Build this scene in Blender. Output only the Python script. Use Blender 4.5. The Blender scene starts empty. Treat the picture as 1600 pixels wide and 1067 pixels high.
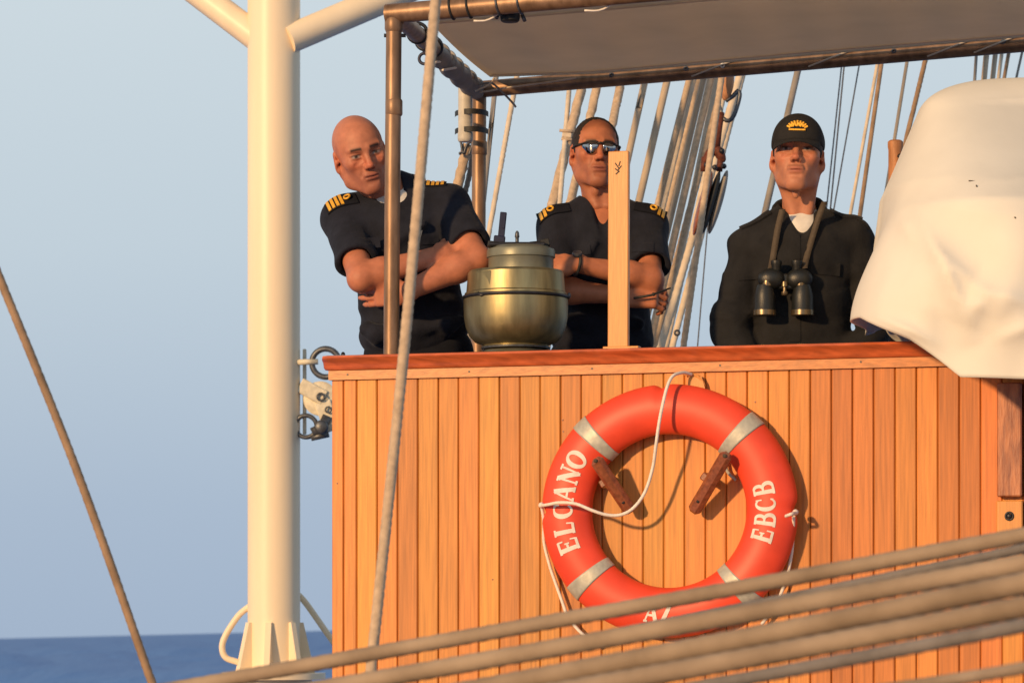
import bpy, math, random
import numpy as np
from mathutils import Vector, Matrix
random.seed(7); np.random.seed(7)
PI = math.pi
SC = bpy.context.scene
COL = SC.collection
# ------------------------------------------------------------------ camera, sky, sun, exposure
F = 5230.0          # focal length in photo pixels (photo 1600 wide)
HZ = 982.0          # photo row of the camera's eye level
cam_d = bpy.data.cameras.new('camera'); cam = bpy.data.objects.new('camera', cam_d); COL.objects.link(cam)
cam_d.sensor_fit = 'HORIZONTAL'; cam_d.sensor_width = 36.0; cam_d.lens = F * 36.0 / 1600.0
cam_d.shift_y = (HZ - 533.5) / 1600.0
cam_d.clip_start = 0.1; cam_d.clip_end = 80000
cam.location = (0, 0, 0); cam.rotation_euler = (PI / 2, 0, 0)
cam_d.dof.use_dof = True; cam_d.dof.focus_distance = 10.3; cam_d.dof.aperture_fstop = 9.5
SC.camera = cam
SUN_AZ, SUN_EL = math.radians(38), math.radians(13)      # sun behind the camera, to the left
world = bpy.data.worlds.new('World'); SC.world = world; world.use_nodes = True
wn = world.node_tree; bg = wn.nodes['Background']
sky = wn.nodes.new('ShaderNodeTexSky'); sky.sky_type = 'NISHITA'; sky.sun_disc = False
sky.sun_elevation = SUN_EL; sky.sun_rotation = PI + SUN_AZ
sky.altitude = 0; sky.air_density = 1.0; sky.dust_density = 0.6; sky.ozone_density = 1.0
tc = wn.nodes.new('ShaderNodeTexCoord'); mp = wn.nodes.new('ShaderNodeMapping')
SEA_ROLL, SEA_PITCH = -0.0243, 0.0009                    # the ship heels a little against the sea
mp.inputs['Rotation'].default_value = (SEA_PITCH + 0.004, -SEA_ROLL, 0)
wn.links.new(tc.outputs['Generated'], mp.inputs['Vector']); wn.links.new(mp.outputs['Vector'], sky.inputs['Vector'])
# a pale evening haze lies over the sea all round the horizon; higher up it gives way to the clear sky
sx = wn.nodes.new('ShaderNodeSeparateXYZ'); wn.links.new(mp.outputs['Vector'], sx.inputs[0])
cr = wn.nodes.new('ShaderNodeValToRGB'); wn.links.new(sx.outputs['Z'], cr.inputs[0]); ce = cr.color_ramp
ce.elements[0].position = 0.0; ce.elements[0].color = (.36, .455, .595, 1); ce.elements[1].position = .19; ce.elements[1].color = (.60, .69, .745, 1)
e_ = ce.elements.new(.045); e_.color = (.405, .50, .625, 1); e_ = ce.elements.new(.12); e_.color = (.535, .63, .705, 1)
sv_ = wn.nodes.new('ShaderNodeVectorMath'); sv_.operation = 'SCALE'; sv_.inputs['Scale'].default_value = 1 / .13; wn.links.new(cr.outputs[0], sv_.inputs[0])
mr_ = wn.nodes.new('ShaderNodeMapRange'); mr_.interpolation_type = 'SMOOTHSTEP'; mr_.inputs[1].default_value = .25; mr_.inputs[2].default_value = 1.0; wn.links.new(sx.outputs['Z'], mr_.inputs[0])
wm = wn.nodes.new('ShaderNodeMix'); wm.data_type = 'RGBA'; wn.links.new(mr_.outputs[0], wm.inputs[0]); wn.links.new(sv_.outputs[0], wm.inputs[6]); wn.links.new(sky.outputs['Color'], wm.inputs[7])
wn.links.new(wm.outputs[2], bg.inputs['Color'])
bg.inputs['Strength'].default_value = 0.13
sun_d = bpy.data.lights.new('sun', 'SUN'); sun = bpy.data.objects.new('sun', sun_d); COL.objects.link(sun)
sun_d.energy = 3.9; sun_d.angle = math.radians(2.6); sun_d.color = (1.0, 0.63, 0.30)
SDIR = Vector((-math.sin(SUN_AZ) * math.cos(SUN_EL), -math.cos(SUN_AZ) * math.cos(SUN_EL), math.sin(SUN_EL)))
sun.rotation_euler = SDIR.to_track_quat('Z', 'Y').to_euler(); sun.location = SDIR * 30
vs = SC.view_settings; vs.view_transform = 'Standard'; vs.look = 'None'; vs.gamma = 1.0; vs.exposure = 0.0
vs.use_curve_mapping = False
try:
    SC.cycles.use_denoising = True; SC.cycles.denoiser = 'OPENIMAGEDENOISE'
except Exception: pass
SC.cycles.max_bounces = 8

# ------------------------------------------------------------------ helpers
def P(px, py, d):
    """point of the place that stands d metres in front of the camera at this direction"""
    return np.array(((px - 800.0) * d / F, d, (HZ - py) * d / F))
def V(*a): return np.array(a, float)
def nrm(v): v = np.asarray(v, float); return v / (np.linalg.norm(v) + 1e-12)

def world_off(o):
    v = np.zeros(3)
    while o is not None:
        v += np.array(o.location); o = o.parent
    return v
def tag(o, label, cat, group=None, kind=None):
    if label: o['label'] = label
    if cat: o['category'] = cat
    if group: o['group'] = group
    if kind: o['kind'] = kind
    return o
def thing(name, loc, label, cat, group=None):
    o = bpy.data.objects.new(name, None); COL.objects.link(o); o.location = tuple(loc); o.empty_display_size = 0.05
    return tag(o, label, cat, group)
def mesh_np(name, v, f, smooth=True):
    me = bpy.data.meshes.new(name); v = np.asarray(v, np.float32)
    if isinstance(f, np.ndarray):
        n, k = f.shape
        me.vertices.add(len(v)); me.vertices.foreach_set('co', v.ravel())
        me.loops.add(n * k); me.loops.foreach_set('vertex_index', f.astype(np.int32).ravel())
        me.polygons.add(n); me.polygons.foreach_set('loop_start', np.arange(0, n * k, k, dtype=np.int32))
        me.update(calc_edges=True)
    else:
        me.from_pydata([tuple(map(float, p)) for p in v], [], f)
    if smooth: me.polygons.foreach_set('use_smooth', np.ones(len(me.polygons), dtype=bool))
    me.update(); me.validate()
    return me
def obj(name, vf, mat, parent=None, smooth=True, loc=None, auto=None):
    """one mesh object; vertices are given in world space"""
    v, f = vf[0], vf[1]
    v = np.asarray(v, float)
    if parent is not None: v = v - world_off(parent)
    if loc is not None: v = v - np.asarray(loc, float)
    o = bpy.data.objects.new(name, mesh_np(name, v, f, smooth)); COL.objects.link(o)
    if mat: o.data.materials.append(mat)
    if parent is not None: o.parent = parent
    if loc is not None: o.location = tuple(loc)
    if auto and smooth:
        o.data.set_sharp_from_angle(angle=math.radians(auto))
    return o
class MB:
    """collects shapes into one vertex / face list"""
    def __init__(s): s.v = []; s.f = []
    def add(s, v, f):
        n = len(s.v); s.v += [tuple(map(float, p)) for p in v]
        s.f += [tuple(int(i) + n for i in q) for q in f]; return s
    def vf(s): return np.array(s.v), s.f
    def box(s, c, h, R=None, bev=0.0):
        c = np.asarray(c, float); R = np.eye(3) if R is None else np.asarray(R, float)
        if bev <= 0:
            vs_ = [c + R @ V(x * h[0], y * h[1], z * h[2]) for z in (-1, 1) for y in (-1, 1) for x in (-1, 1)]
            return s.add(vs_, [(0, 2, 3, 1), (4, 5, 7, 6), (0, 1, 5, 4), (2, 6, 7, 3), (0, 4, 6, 2), (1, 3, 7, 5)])
        pts = []; idx = {}
        for sx in (-1, 1):
            for sy in (-1, 1):
                for sz in (-1, 1):
                    for a in range(3):
                        q = V(sx * (h[0] - bev), sy * (h[1] - bev), sz * (h[2] - bev)); q[a] += (sx, sy, sz)[a] * bev
                        idx[(sx, sy, sz, a)] = len(pts); pts.append(c + R @ q)
        fs = []
        for a in range(3):
            b, d = (a + 1) % 3, (a + 2) % 3
            for sg in (-1, 1):
                lp = []
                for (sb, sd) in ((-1, -1), (1, -1), (1, 1), (-1, 1)):
                    k = [0, 0, 0]; k[a] = sg; k[b] = sb; k[d] = sd; lp.append(idx[(*k, a)])
                fs.append(lp if sg > 0 else lp[::-1])
                for sb in (-1, 1):     # edge strips between face a and face b
                    k0 = [0, 0, 0]; k0[a] = sg; k0[b] = sb; k0[d] = -1
                    k1 = list(k0); k1[d] = 1
                    q = [idx[(*k0, a)], idx[(*k1, a)], idx[(*k1, b)], idx[(*k0, b)]]
                    fs.append(q if sg * sb < 0 else q[::-1])
        for sx in (-1, 1):
            for sy in (-1, 1):
                for sz in (-1, 1):
                    q = [idx[(sx, sy, sz, a)] for a in range(3)]
                    fs.append(q if sx * sy * sz > 0 else q[::-1])
        return s.add(pts, fs)
    def tube(s, pts, r, n=14, caps=True):
        v, f = tube_vf(pts, r, n, caps); return s.add(v, f)
def frames(pts):
    pts = np.asarray(pts, float); t = np.gradient(pts, axis=0); t /= np.linalg.norm(t, axis=1)[:, None] + 1e-12
    a = V(0, 0, 1) if abs(t[0][2]) < .9 else V(0, 1, 0)
    n = nrm(np.cross(t[0], a)); N = [n]
    for i in range(1, len(pts)):
        n = N[-1] - t[i] * np.dot(N[-1], t[i]); N.append(nrm(n))
    N = np.array(N); return t, N, np.cross(t, N)
def tube_vf(pts, r, n=14, caps=True):
    pts = np.asarray(pts, float); m = len(pts); r = np.broadcast_to(np.asarray(r, float), (m,))
    t, N, B = frames(pts); v = []; f = []
    for i in range(m):
        for k in range(n):
            a = 2 * PI * k / n; v.append(pts[i] + r[i] * (math.cos(a) * N[i] + math.sin(a) * B[i]))
    for i in range(m - 1):
        for k in range(n):
            k2 = (k + 1) % n; f.append((i * n + k, i * n + k2, (i + 1) * n + k2, (i + 1) * n + k))
    if caps: f.append(tuple(range(n - 1, -1, -1))); f.append(tuple((m - 1) * n + k for k in range(n)))
    return v, f
def smooth_path(pts, step):
    pts = [np.asarray(p, float) for p in pts]
    if len(pts) == 2:
        L = np.linalg.norm(pts[1] - pts[0]); k = max(2, int(L / step) + 1)
        return np.array([pts[0] + (pts[1] - pts[0]) * i / (k - 1) for i in range(k)])
    q = [2 * pts[0] - pts[1]] + pts + [2 * pts[-1] - pts[-2]]; out = []
    for i in range(1, len(q) - 2):
        L = np.linalg.norm(q[i + 1] - q[i]); k = max(2, int(L / step))
        for j in range(k):
            t = j / k
            out.append(.5 * ((2 * q[i]) + (-q[i - 1] + q[i + 1]) * t + (2 * q[i - 1] - 5 * q[i] + 4 * q[i + 1] - q[i + 2]) * t * t
                             + (-q[i - 1] + 3 * q[i] - 3 * q[i + 1] + q[i + 2]) * t ** 3))
    out.append(q[-2]); return np.array(out)
def rope_vf(pts, r, pitch=None, depth=.22, n=15, step=None):
    """laid three-strand rope"""
    pitch = pitch or r * 6.5
    p = smooth_path(pts, step or pitch / 7); t, N, B = frames(p)
    s = np.concatenate([[0], np.cumsum(np.linalg.norm(np.diff(p, axis=0), axis=1))])
    a = np.arange(n) * 2 * PI / n
    th = 2 * PI * s / pitch
    rad = r * (1 - depth + depth * np.abs(np.cos(1.5 * (a[None, :] - th[:, None]))) * 1.15)
    v = p[:, None, :] + rad[..., None] * (np.cos(a)[None, :, None] * N[:, None, :] + np.sin(a)[None, :, None] * B[:, None, :])
    m = len(p); i = np.arange(m - 1)[:, None] * n; k = np.arange(n)[None, :]; k2 = (k + 1) % n
    f = np.stack([i + k, i + k2, i + n + k2, i + n + k], -1).reshape(-1, 4)
    return v.reshape(-1, 3), f
def lathe_vf(c, prof, n=48, R=None):
    """prof: list of (radius, height) along the axis z through c"""
    c = np.asarray(c, float); R = np.eye(3) if R is None else R; v = []; f = []
    for (r, z) in prof:
        for k in range(n):
            a = 2 * PI * k / n; v.append(c + R @ V(r * math.cos(a), r * math.sin(a), z))
    for i in range(len(prof) - 1):
        for k in range(n):
            k2 = (k + 1) % n; f.append((i * n + k, i * n + k2, (i + 1) * n + k2, (i + 1) * n + k))
    f.append(tuple(range(n - 1, -1, -1))); f.append(tuple((len(prof) - 1) * n + k for k in range(n)))
    return v, f
def ring_vf(c, R, r, ax, n=40, m=12, a0=0, a1=2 * PI, ex=None):
    """torus or part of one; ax = axis"""
    ax = nrm(ax); e1 = nrm(np.cross(ax, V(0, 0, 1) if abs(ax[2]) < .9 else V(0, 1, 0))) if ex is None else nrm(ex); e2 = np.cross(ax, e1)
    full = abs(a1 - a0 - 2 * PI) < 1e-6
    aa = [a0 + (a1 - a0) * i / (n if full else n - 1) for i in range(n)]
    v = []; f = []
    for a in aa:
        rd = math.cos(a) * e1 + math.sin(a) * e2
        for k in range(m):
            b = 2 * PI * k / m; v.append(np.asarray(c) + rd * (R + r * math.cos(b)) + ax * r * math.sin(b))
    for i in range(n if full else n - 1):
        j = (i + 1) % n
        for k in range(m):
            k2 = (k + 1) % m; f.append((i * m + k, j * m + k, j * m + k2, i * m + k2))
    if not full: f.append(tuple(range(m))); f.append(tuple((n - 1) * m + k for k in range(m - 1, -1, -1)))
    return v, f
def rotx(a): c, s = math.cos(a), math.sin(a); return np.array(((1, 0, 0), (0, c, -s), (0, s, c)))
def roty(a): c, s = math.cos(a), math.sin(a); return np.array(((c, 0, s), (0, 1, 0), (-s, 0, c)))
def rotz(a): c, s = math.cos(a), math.sin(a); return np.array(((c, -s, 0), (s, c, 0), (0, 0, 1)))
def basis(x, z):
    """columns: x axis, y, z with z close to the given one"""
    x = nrm(x); z = nrm(np.asarray(z) - x * np.dot(x, z)); return np.stack([x, np.cross(z, x), z], 1)

# ------------------------------------------------------------------ materials
def lin(r, g, b):
    f = lambda c: (c / 255 / 12.92) if c / 255 <= .04045 else ((c / 255 + .055) / 1.055) ** 2.4
    return (f(r), f(g), f(b), 1)
def mat(name, col, rough=.6, metal=0.0, var=.15, scale=30.0, bump=.15, bscale=120.0, stretch=(1, 1, 1), col2=None, spec=.4,
        coat=0, bdist=.002, contrast=(.3, .7), sss=0, attr=None, rand=0.0, sheen=0, aniso=0):
    m = bpy.data.materials.new(name); m.use_nodes = True; nt = m.node_tree; N = nt.nodes; L = nt.links
    b = N['Principled BSDF']; b.inputs['Roughness'].default_value = rough; b.inputs['Metallic'].default_value = metal
    b.inputs['Specular IOR Level'].default_value = spec; b.inputs['Coat Weight'].default_value = coat; b.inputs['Coat Roughness'].default_value = .15
    if sheen: b.inputs['Sheen Weight'].default_value = sheen
    if sss:
        b.inputs['Subsurface Weight'].default_value = sss; b.inputs['Subsurface Radius'].default_value = (.004, .0016, .0010); b.inputs['Subsurface Scale'].default_value = 1.0
    tcn = N.new('ShaderNodeTexCoord'); mpn = N.new('ShaderNodeMapping'); mpn.inputs['Scale'].default_value = stretch
    src = tcn.outputs['Object']
    if rand:
        oi = N.new('ShaderNodeObjectInfo'); vm = N.new('ShaderNodeVectorMath'); vm.operation = 'SCALE'
        cx = N.new('ShaderNodeCombineXYZ')
        for i in range(3): cx.inputs[i].default_value = (7.3, 3.1, 5.7)[i]
        L.new(cx.outputs[0], vm.inputs[0]); L.new(oi.outputs['Random'], vm.inputs['Scale'])
        va = N.new('ShaderNodeVectorMath'); L.new(src, va.inputs[0]); L.new(vm.outputs[0], va.inputs[1]); src = va.outputs[0]
    L.new(src, mpn.inputs['Vector'])
    nz = N.new('ShaderNodeTexNoise'); nz.inputs['Scale'].default_value = scale; nz.inputs['Detail'].default_value = 5
    L.new(mpn.outputs[0], nz.inputs['Vector'])
    rp = N.new('ShaderNodeMapRange'); rp.inputs[1].default_value, rp.inputs[2].default_value = contrast
    L.new(nz.outputs['Fac'], rp.inputs[0])
    mx = N.new('ShaderNodeMix'); mx.data_type = 'RGBA'
    c1 = tuple(c * (1 - var) for c in col[:3]) + (1,); c2 = col2 if col2 else tuple(min(1, c * (1 + var)) for c in col[:3]) + (1,)
    mx.inputs[6].default_value = c1; mx.inputs[7].default_value = c2; L.new(rp.outputs[0], mx.inputs[0]); out = mx.outputs[2]
    if attr:
        at = N.new('ShaderNodeAttribute'); at.attribute_name = attr
        mm = N.new('ShaderNodeMix'); mm.data_type = 'RGBA'; mm.blend_type = 'MULTIPLY'; mm.inputs[0].default_value = 1
        L.new(at.outputs['Color'], mm.inputs[6]); L.new(out, mm.inputs[7]); out = mm.outputs[2]
    if rand:
        hs = N.new('ShaderNodeHueSaturation'); mr = N.new('ShaderNodeMapRange'); mr.inputs[3].default_value = 1 - rand; mr.inputs[4].default_value = 1 + rand
        L.new(oi.outputs['Random'], mr.inputs[0]); L.new(mr.outputs[0], hs.inputs['Value'])
        m2 = N.new('ShaderNodeMath'); m2.operation = 'MULTIPLY'; m2.inputs[1].default_value = 7.77; L.new(oi.outputs['Random'], m2.inputs[0])
        m3 = N.new('ShaderNodeMath'); m3.operation = 'FRACT'; L.new(m2.outputs[0], m3.inputs[0])
        mr2 = N.new('ShaderNodeMapRange'); mr2.inputs[3].default_value = .4915; mr2.inputs[4].default_value = .510; L.new(m3.outputs[0], mr2.inputs[0])
        L.new(mr2.outputs[0], hs.inputs['Hue']); L.new(out, hs.inputs['Color'])
        mo = N.new('ShaderNodeMix'); mo.data_type = 'RGBA'; mo.blend_type = 'MULTIPLY'; mo.inputs[0].default_value = 1; L.new(hs.outputs[0], mo.inputs[6]); L.new(oi.outputs['Color'], mo.inputs[7]); out = mo.outputs[2]
    L.new(out, b.inputs['Base Color'])
    if bump:
        n2 = N.new('ShaderNodeTexNoise'); n2.inputs['Scale'].default_value = bscale; n2.inputs['Detail'].default_value = 4; L.new(mpn.outputs[0], n2.inputs['Vector'])
        bp = N.new('ShaderNodeBump'); bp.inputs['Strength'].default_value = bump; bp.inputs['Distance'].default_value = bdist
        L.new(n2.outputs['Fac'], bp.inputs['Height']); L.new(bp.outputs[0], b.inputs['Normal'])
    return m
M = {}
M['plank'] = mat('teak boards', (.61, .238, .044), .48, var=.20, scale=9, stretch=(14, 14, .55), bump=.25, bscale=30, bdist=.001, rand=.17, coat=.12, spec=.35)
M['cap'] = mat('red varnished rail', (.52, .115, .035), .28, var=.28, scale=7, stretch=(1, 9, 9), bump=.12, bscale=20, coat=.5)
M['trim'] = mat('orange teak strip', (.56, .20, .050), .4, var=.25, scale=8, stretch=(1, 12, 12), bump=.15, bscale=20, coat=.15)
M['pale_wood'] = mat('pale varnished wood', (.64, .265, .062), .4, var=.14, scale=14, stretch=(10, 10, .6), bump=.15, bscale=30, coat=.15)
M['dark_wood'] = mat('dark varnished wood', (.24, .072, .030), .38, var=.35, scale=20, stretch=(4, 4, 4), bump=.3, bscale=60, coat=.2)
M['worn_wood'] = mat('worn red wood', (.30, .060, .028), .4, var=.5, scale=12, stretch=(5, 5, .8), bump=.3, bscale=40, coat=.2, col2=(.55, .20, .08, 1))
M['post_wood'] = mat('brown post wood', (.45, .20, .09), .55, var=.25, scale=18, stretch=(6, 6, .8), bump=.25, bscale=40)
M['white_paint'] = mat('cream white paint', (.86, .71, .50), .42, var=.06, scale=7, bump=.10, bscale=10, spec=.4, stretch=(1, 1, .12))
M['white_metal'] = mat('chipped white paint', (.66, .60, .46), .45, var=.2, scale=40, bump=.2, bscale=60)
M['steel'] = mat('grey galvanised steel', (.10, .105, .115), .45, .6, var=.3, scale=60, bump=.2)
M['dark_steel'] = mat('dark steel', (.035, .035, .04), .4, .5, var=.3, scale=60, bump=.1)
M['bronze'] = mat('weathered brass tube', (.23, .13, .07), .44, .4, var=.32, scale=16, bump=.18, bscale=50, stretch=(2, 2, .5), col2=(.33, .20, .12, 1))
M['brass'] = mat('old brass', (.30, .25, .13), .42, .82, var=.32, scale=10, bump=.05, bscale=20, stretch=(3, 3, .5), coat=.0)
M['grey_green'] = mat('grey green enamel', (.19, .19, .14), .42, .35, var=.15, scale=20, bump=.08)
M['canvas'] = mat('awning canvas', (.76, .66, .53), .85, var=.10, scale=5, bump=.2, bscale=240, stretch=(1, 1, 1))
M['cover'] = mat('cream canvas', (.73, .685, .59), .62, var=.05, scale=4, bump=.15, bscale=9, bdist=.01, spec=.35)
M['rope_tan'] = mat('tan rope', (.50, .37, .25), .8, var=.18, scale=60, bump=.4, bscale=300)
M['rope_far'] = mat('grey tan rope', (.50, .40, .30), .8, var=.22, scale=7, bump=.3, bscale=200, col2=(.56, .43, .29, 1))
M['rope_pale'] = mat('pale rope', (.62, .51, .38), .8, var=.15, scale=20, bump=.3, bscale=200)
M['rope_brown'] = mat('brown tarred rope', (.30, .19, .11), .75, var=.25, scale=20, bump=.3, bscale=200)
M['rope_grey'] = mat('grey rope', (.27, .24, .21), .75, var=.25, scale=10, bump=.3, bscale=200)
M['rope_white'] = mat('white cord', (.78, .70, .60), .7, var=.1, scale=80, bump=.3, bscale=400)
M['rope_near'] = mat('brown hemp rope', (.30, .215, .14), .8, var=.28, scale=9, bump=.3, bscale=260, col2=(.37, .275, .19, 1))
M['rope_near_grey'] = mat('greyed hemp rope', (.17, .15, .135), .8, var=.25, scale=14, bump=.3, bscale=260)
M['wire'] = mat('grey wire', (.12, .12, .13), .5, .5, var=.2, scale=60, bump=.2)
M['black'] = mat('black tape', (.02, .02, .019), .6, var=.2, scale=60, bump=.2)
M['blue_black'] = mat('blue black enamel', (.016, .018, .045), .45, var=.2, scale=60, bump=.1)
M['buoy'] = mat('orange plastic', (.76, .066, .026), .46, var=.13, scale=9, bump=.12, bscale=30, spec=.4)
M['band'] = mat('silver tape', (.44, .42, .35), .45, .15, var=.15, scale=60, bump=.25, bscale=90)
M['letter'] = mat('white lettering', (.74, .66, .58), .65, var=.14, scale=40, bump=0)
M['skin'] = mat('skin', (1, 1, 1), .54, var=.20, scale=48, bump=.4, bscale=200, bdist=.0012, sss=.06, attr='col', spec=.35)
M['navy'] = mat('navy cloth', (.0135, .0150, .0240), .88, var=.25, scale=18, bump=.6, bscale=32, bdist=.008, spec=.2, sheen=.04)
M['navy2'] = mat('dark navy cloth', (.009, .010, .0155), .88, var=.2, scale=18, bump=.35, bscale=32, bdist=.006, spec=.2)
M['jacket'] = mat('black jacket cloth', (.0145, .0142, .0150), .85, var=.25, scale=16, bump=.5, bscale=26, bdist=.009, spec=.2, sheen=.04)
M['gold'] = mat('gold braid', (.85, .43, .04), .42, .25, var=.22, scale=200, bump=.4, bscale=500)
M['hair'] = mat('cropped dark hair', (.020, .013, .010), .7, var=.4, scale=260, bump=.7, bscale=420, bdist=.002)
M['lens'] = mat('mirror lens', (.42, .40, .38), .06, 1.0, var=.02, bump=0)
M['white_cloth'] = mat('white cotton', (.70, .66, .60), .85, var=.06, scale=60, bump=.2)
M['strap'] = mat('brown grey webbing', (.075, .055, .036), .75, var=.15, scale=120, bump=.3, bscale=300)
M['bino'] = mat('black binocular rubber', (.010, .011, .010), .42, var=.2, scale=80, bump=.3, bscale=300, spec=.5)
M['bino_metal'] = mat('worn dark metal rim', (.20, .15, .09), .3, .8, var=.2, scale=80, bump=.1)
M['deck'] = mat('deck planking', (.30, .20, .12), .7, var=.2, scale=6, stretch=(1, 14, 1), bump=.2)
M['shoe'] = mat('black shoe leather', (.012, .012, .012), .35, var=.2, bump=.1)
M['furl'] = mat('furled sailcloth', (.62, .57, .48), .8, var=.1, scale=8, bump=.3, bscale=20, bdist=.01)
# ------------------------------------------------------------------ the setting: sea, decks
def sea_material():
    m = bpy.data.materials.new('sea water'); m.use_nodes = True; nt = m.node_tree; N = nt.nodes; L = nt.links
    b = N['Principled BSDF']; b.inputs['Roughness'].default_value = .45; b.inputs['IOR'].default_value = 1.33; b.inputs['Specular IOR Level'].default_value = .22
    b.inputs['Base Color'].default_value = (.06, .175, .47, 1)
    tcn = N.new('ShaderNodeTexCoord'); hs = None
    prev = None
    for sc_, st, ds, dt in ((.02, (1, .6, 1), 1.6, 4), (.11, (1, .5, 1), .55, 5), (.6, (1, .6, 1), .12, 3)):
        mpn = N.new('ShaderNodeMapping'); mpn.inputs['Scale'].default_value = st; L.new(tcn.outputs['Object'], mpn.inputs['Vector'])
        nz = N.new('ShaderNodeTexNoise'); nz.inputs['Scale'].default_value = sc_; nz.inputs['Detail'].default_value = dt; L.new(mpn.outputs[0], nz.inputs['Vector'])
        mu = N.new('ShaderNodeMath'); mu.operation = 'MULTIPLY'; mu.inputs[1].default_value = ds; L.new(nz.outputs['Fac'], mu.inputs[0])
        if prev is None: prev = mu.outputs[0]
        else:
            ad = N.new('ShaderNodeMath'); ad.operation = 'ADD'; L.new(prev, ad.inputs[0]); L.new(mu.outputs[0], ad.inputs[1]); prev = ad.outputs[0]
    bp = N.new('ShaderNodeBump'); bp.inputs['Strength'].default_value = 1; bp.inputs['Distance'].default_value = 2.2
    L.new(prev, bp.inputs['Height']); L.new(bp.outputs[0], b.inputs['Normal'])
    return m
Rs = np.array(Matrix.Rotation(SEA_ROLL, 3, 'Y') @ Matrix.Rotation(SEA_PITCH, 3, 'X'))
ys_ = 200 * 1.028 ** np.arange(207); an_ = np.linspace(-.36, .36, 420)          # swell in the sector ahead, rows out to 60 km
YY, AA = np.meshgrid(ys_, an_, indexing='ij'); XX = YY * np.tan(AA); rw = np.random.RandomState(4); HH = np.zeros_like(YY)
for lam, amp in ((140, .5), (95, .48), (62, .45), (44, .36), (31, .28), (22, .2), (16, .14)):
    for _ in range(3):
        th = rw.normal(.9, .55); k_ = 2 * PI / (lam * rw.uniform(.85, 1.15)); HH += amp * np.sin(k_ * (XX * math.sin(th) + YY * math.cos(th)) + rw.uniform(0, 6.28))
HH *= np.clip(1.15 - YY / 9000, .0, 1)
sv = np.stack([XX, YY, HH - 6.0], -1).reshape(-1, 3) @ Rs.T; nc_ = len(an_)
i_ = (np.arange(len(ys_) - 1)[:, None] * nc_ + np.arange(nc_ - 1)[None, :]).ravel(); sf = np.stack([i_, i_ + 1, i_ + nc_ + 1, i_ + nc_], 1)
big = np.array([Rs @ V(x, y, -9.0) for (x, y) in ((-40000, -40000), (40000, -40000), (40000, 56000), (-40000, 56000))])
sf = np.concatenate([sf, [[len(sv), len(sv) + 1, len(sv) + 2, len(sv) + 3]]]); sv = np.concatenate([sv, big])
sea = obj('sea', (sv, sf), sea_material(), None, smooth=True); sea['kind'] = 'structure'
DECK = -0.12
WY = math.radians(16.0)
UW = V(math.cos(WY), -math.sin(WY), 0)       # along the teak wall, to the right and nearer
NW = V(-math.sin(WY), -math.cos(WY), 0)      # out of the wall, to the viewer
def wall_depth(px, off=0.0):
    o = V(.478, 10, 0) + NW * off
    k = (px - 800) / F
    return (o[0] * math.sin(WY) + o[1] * math.cos(WY)) / (math.cos(WY) + k * math.sin(WY))
def PW(px, py, off=0.0): return P(px, py, wall_depth(px, off))
W_L, W_R = PW(517, 800), PW(1700, 800)
dl = W_L - NW * .04 + UW * .02; dr = W_R - NW * .04
db = [V(*dl[:2], DECK), V(*dr[:2], DECK), V(3.2, 13.4, DECK), V(-.45, 13.4, DECK)]
dv = db + [p - V(0, 0, .12) for p in db]
o = obj('bridge_deck', (dv, [(0, 1, 2, 3), (7, 6, 5, 4), (0, 4, 5, 1), (1, 5, 6, 2), (2, 6, 7, 3), (3, 7, 4, 0)]), M['deck'], None, smooth=False); o['kind'] = 'structure'
mb = MB().box(V(.6, 7.5, -1.7), (2.2, 6.6, .1)); o = obj('ship_deck', mb.vf(), M['deck'], None, smooth=False); o['kind'] = 'structure'

# ------------------------------------------------------------------ teak wall with its boards and rail
wall = thing('teak_bulwark', (W_L[0], W_L[1], -1.6), 'orange teak plank bulwark with red varnished rail along the top', 'bulwark')
seams = [518, 536.8, 557.4, 589, 621, 652.8, 684.8, 716.4, 748.2, 780.2, 812.3, 844, 875.8]
while seams[-1] < 1680: seams.append(seams[-1] + 31.9 + max(0, (seams[-1] - 800)) * .0024)
RS = -22.0 / 890
def rail_y(px): return 557 + (px - 510) * RS            # photo row of the rail top
Rw = np.stack([UW, -NW, V(0, 0, 1)], 1)                 # columns: along, into the wall, up
plank_mesh = {}
for i in range(len(seams) - 1):
    a, b = seams[i], seams[i + 1]
    pa, pb = PW(a, 600), PW(b, 600); wd = float(np.dot(pb - pa, UW)); cen = (pa + pb) / 2
    ztop = float(PW((a + b) / 2, rail_y((a + b) / 2) + 34)[2]); zb = -1.55
    key = round(wd, 3)
    if key not in plank_mesh:
        h = 2.6; g = .0011; c = .0032; w = wd / 2 - g
        prof = [(-w, .018), (-w, c), (-w + c, 0), (w - c, 0), (w, c), (w, .018)]   # chamfered front edges
        v = [(x, y, z) for z in (-h, 0) for (x, y) in prof]; n = 6
        f = [(k, k + 1, k + 1 + n, k + n) for k in range(n - 1)] + [(n - 1, 0, n, 2 * n - 1), tuple(range(n - 1, -1, -1)), tuple(range(n, 2 * n))]
        me = mesh_np('plank', v, f, False); me.materials.append(M['plank']); plank_mesh[key] = me
    po = bpy.data.objects.new('plank', plank_mesh[key]); COL.objects.link(po); po.parent = wall
    jit = random.uniform(-.0012, .0012)
    rd_ = max(0, min(1, ((a + b) / 2 - 950) / 350)) * random.uniform(.55, 1.0) + .25 * random.random()     # boards tinted redder towards the right end
    po.color = (1 - .03 * rd_, 1 - .16 * rd_, 1 - .08 * rd_, 1)
    po.location = tuple(V(cen[0], cen[1], ztop) - NW * jit - np.array(wall.location)); po.rotation_euler = (0, 0, -WY)
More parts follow.
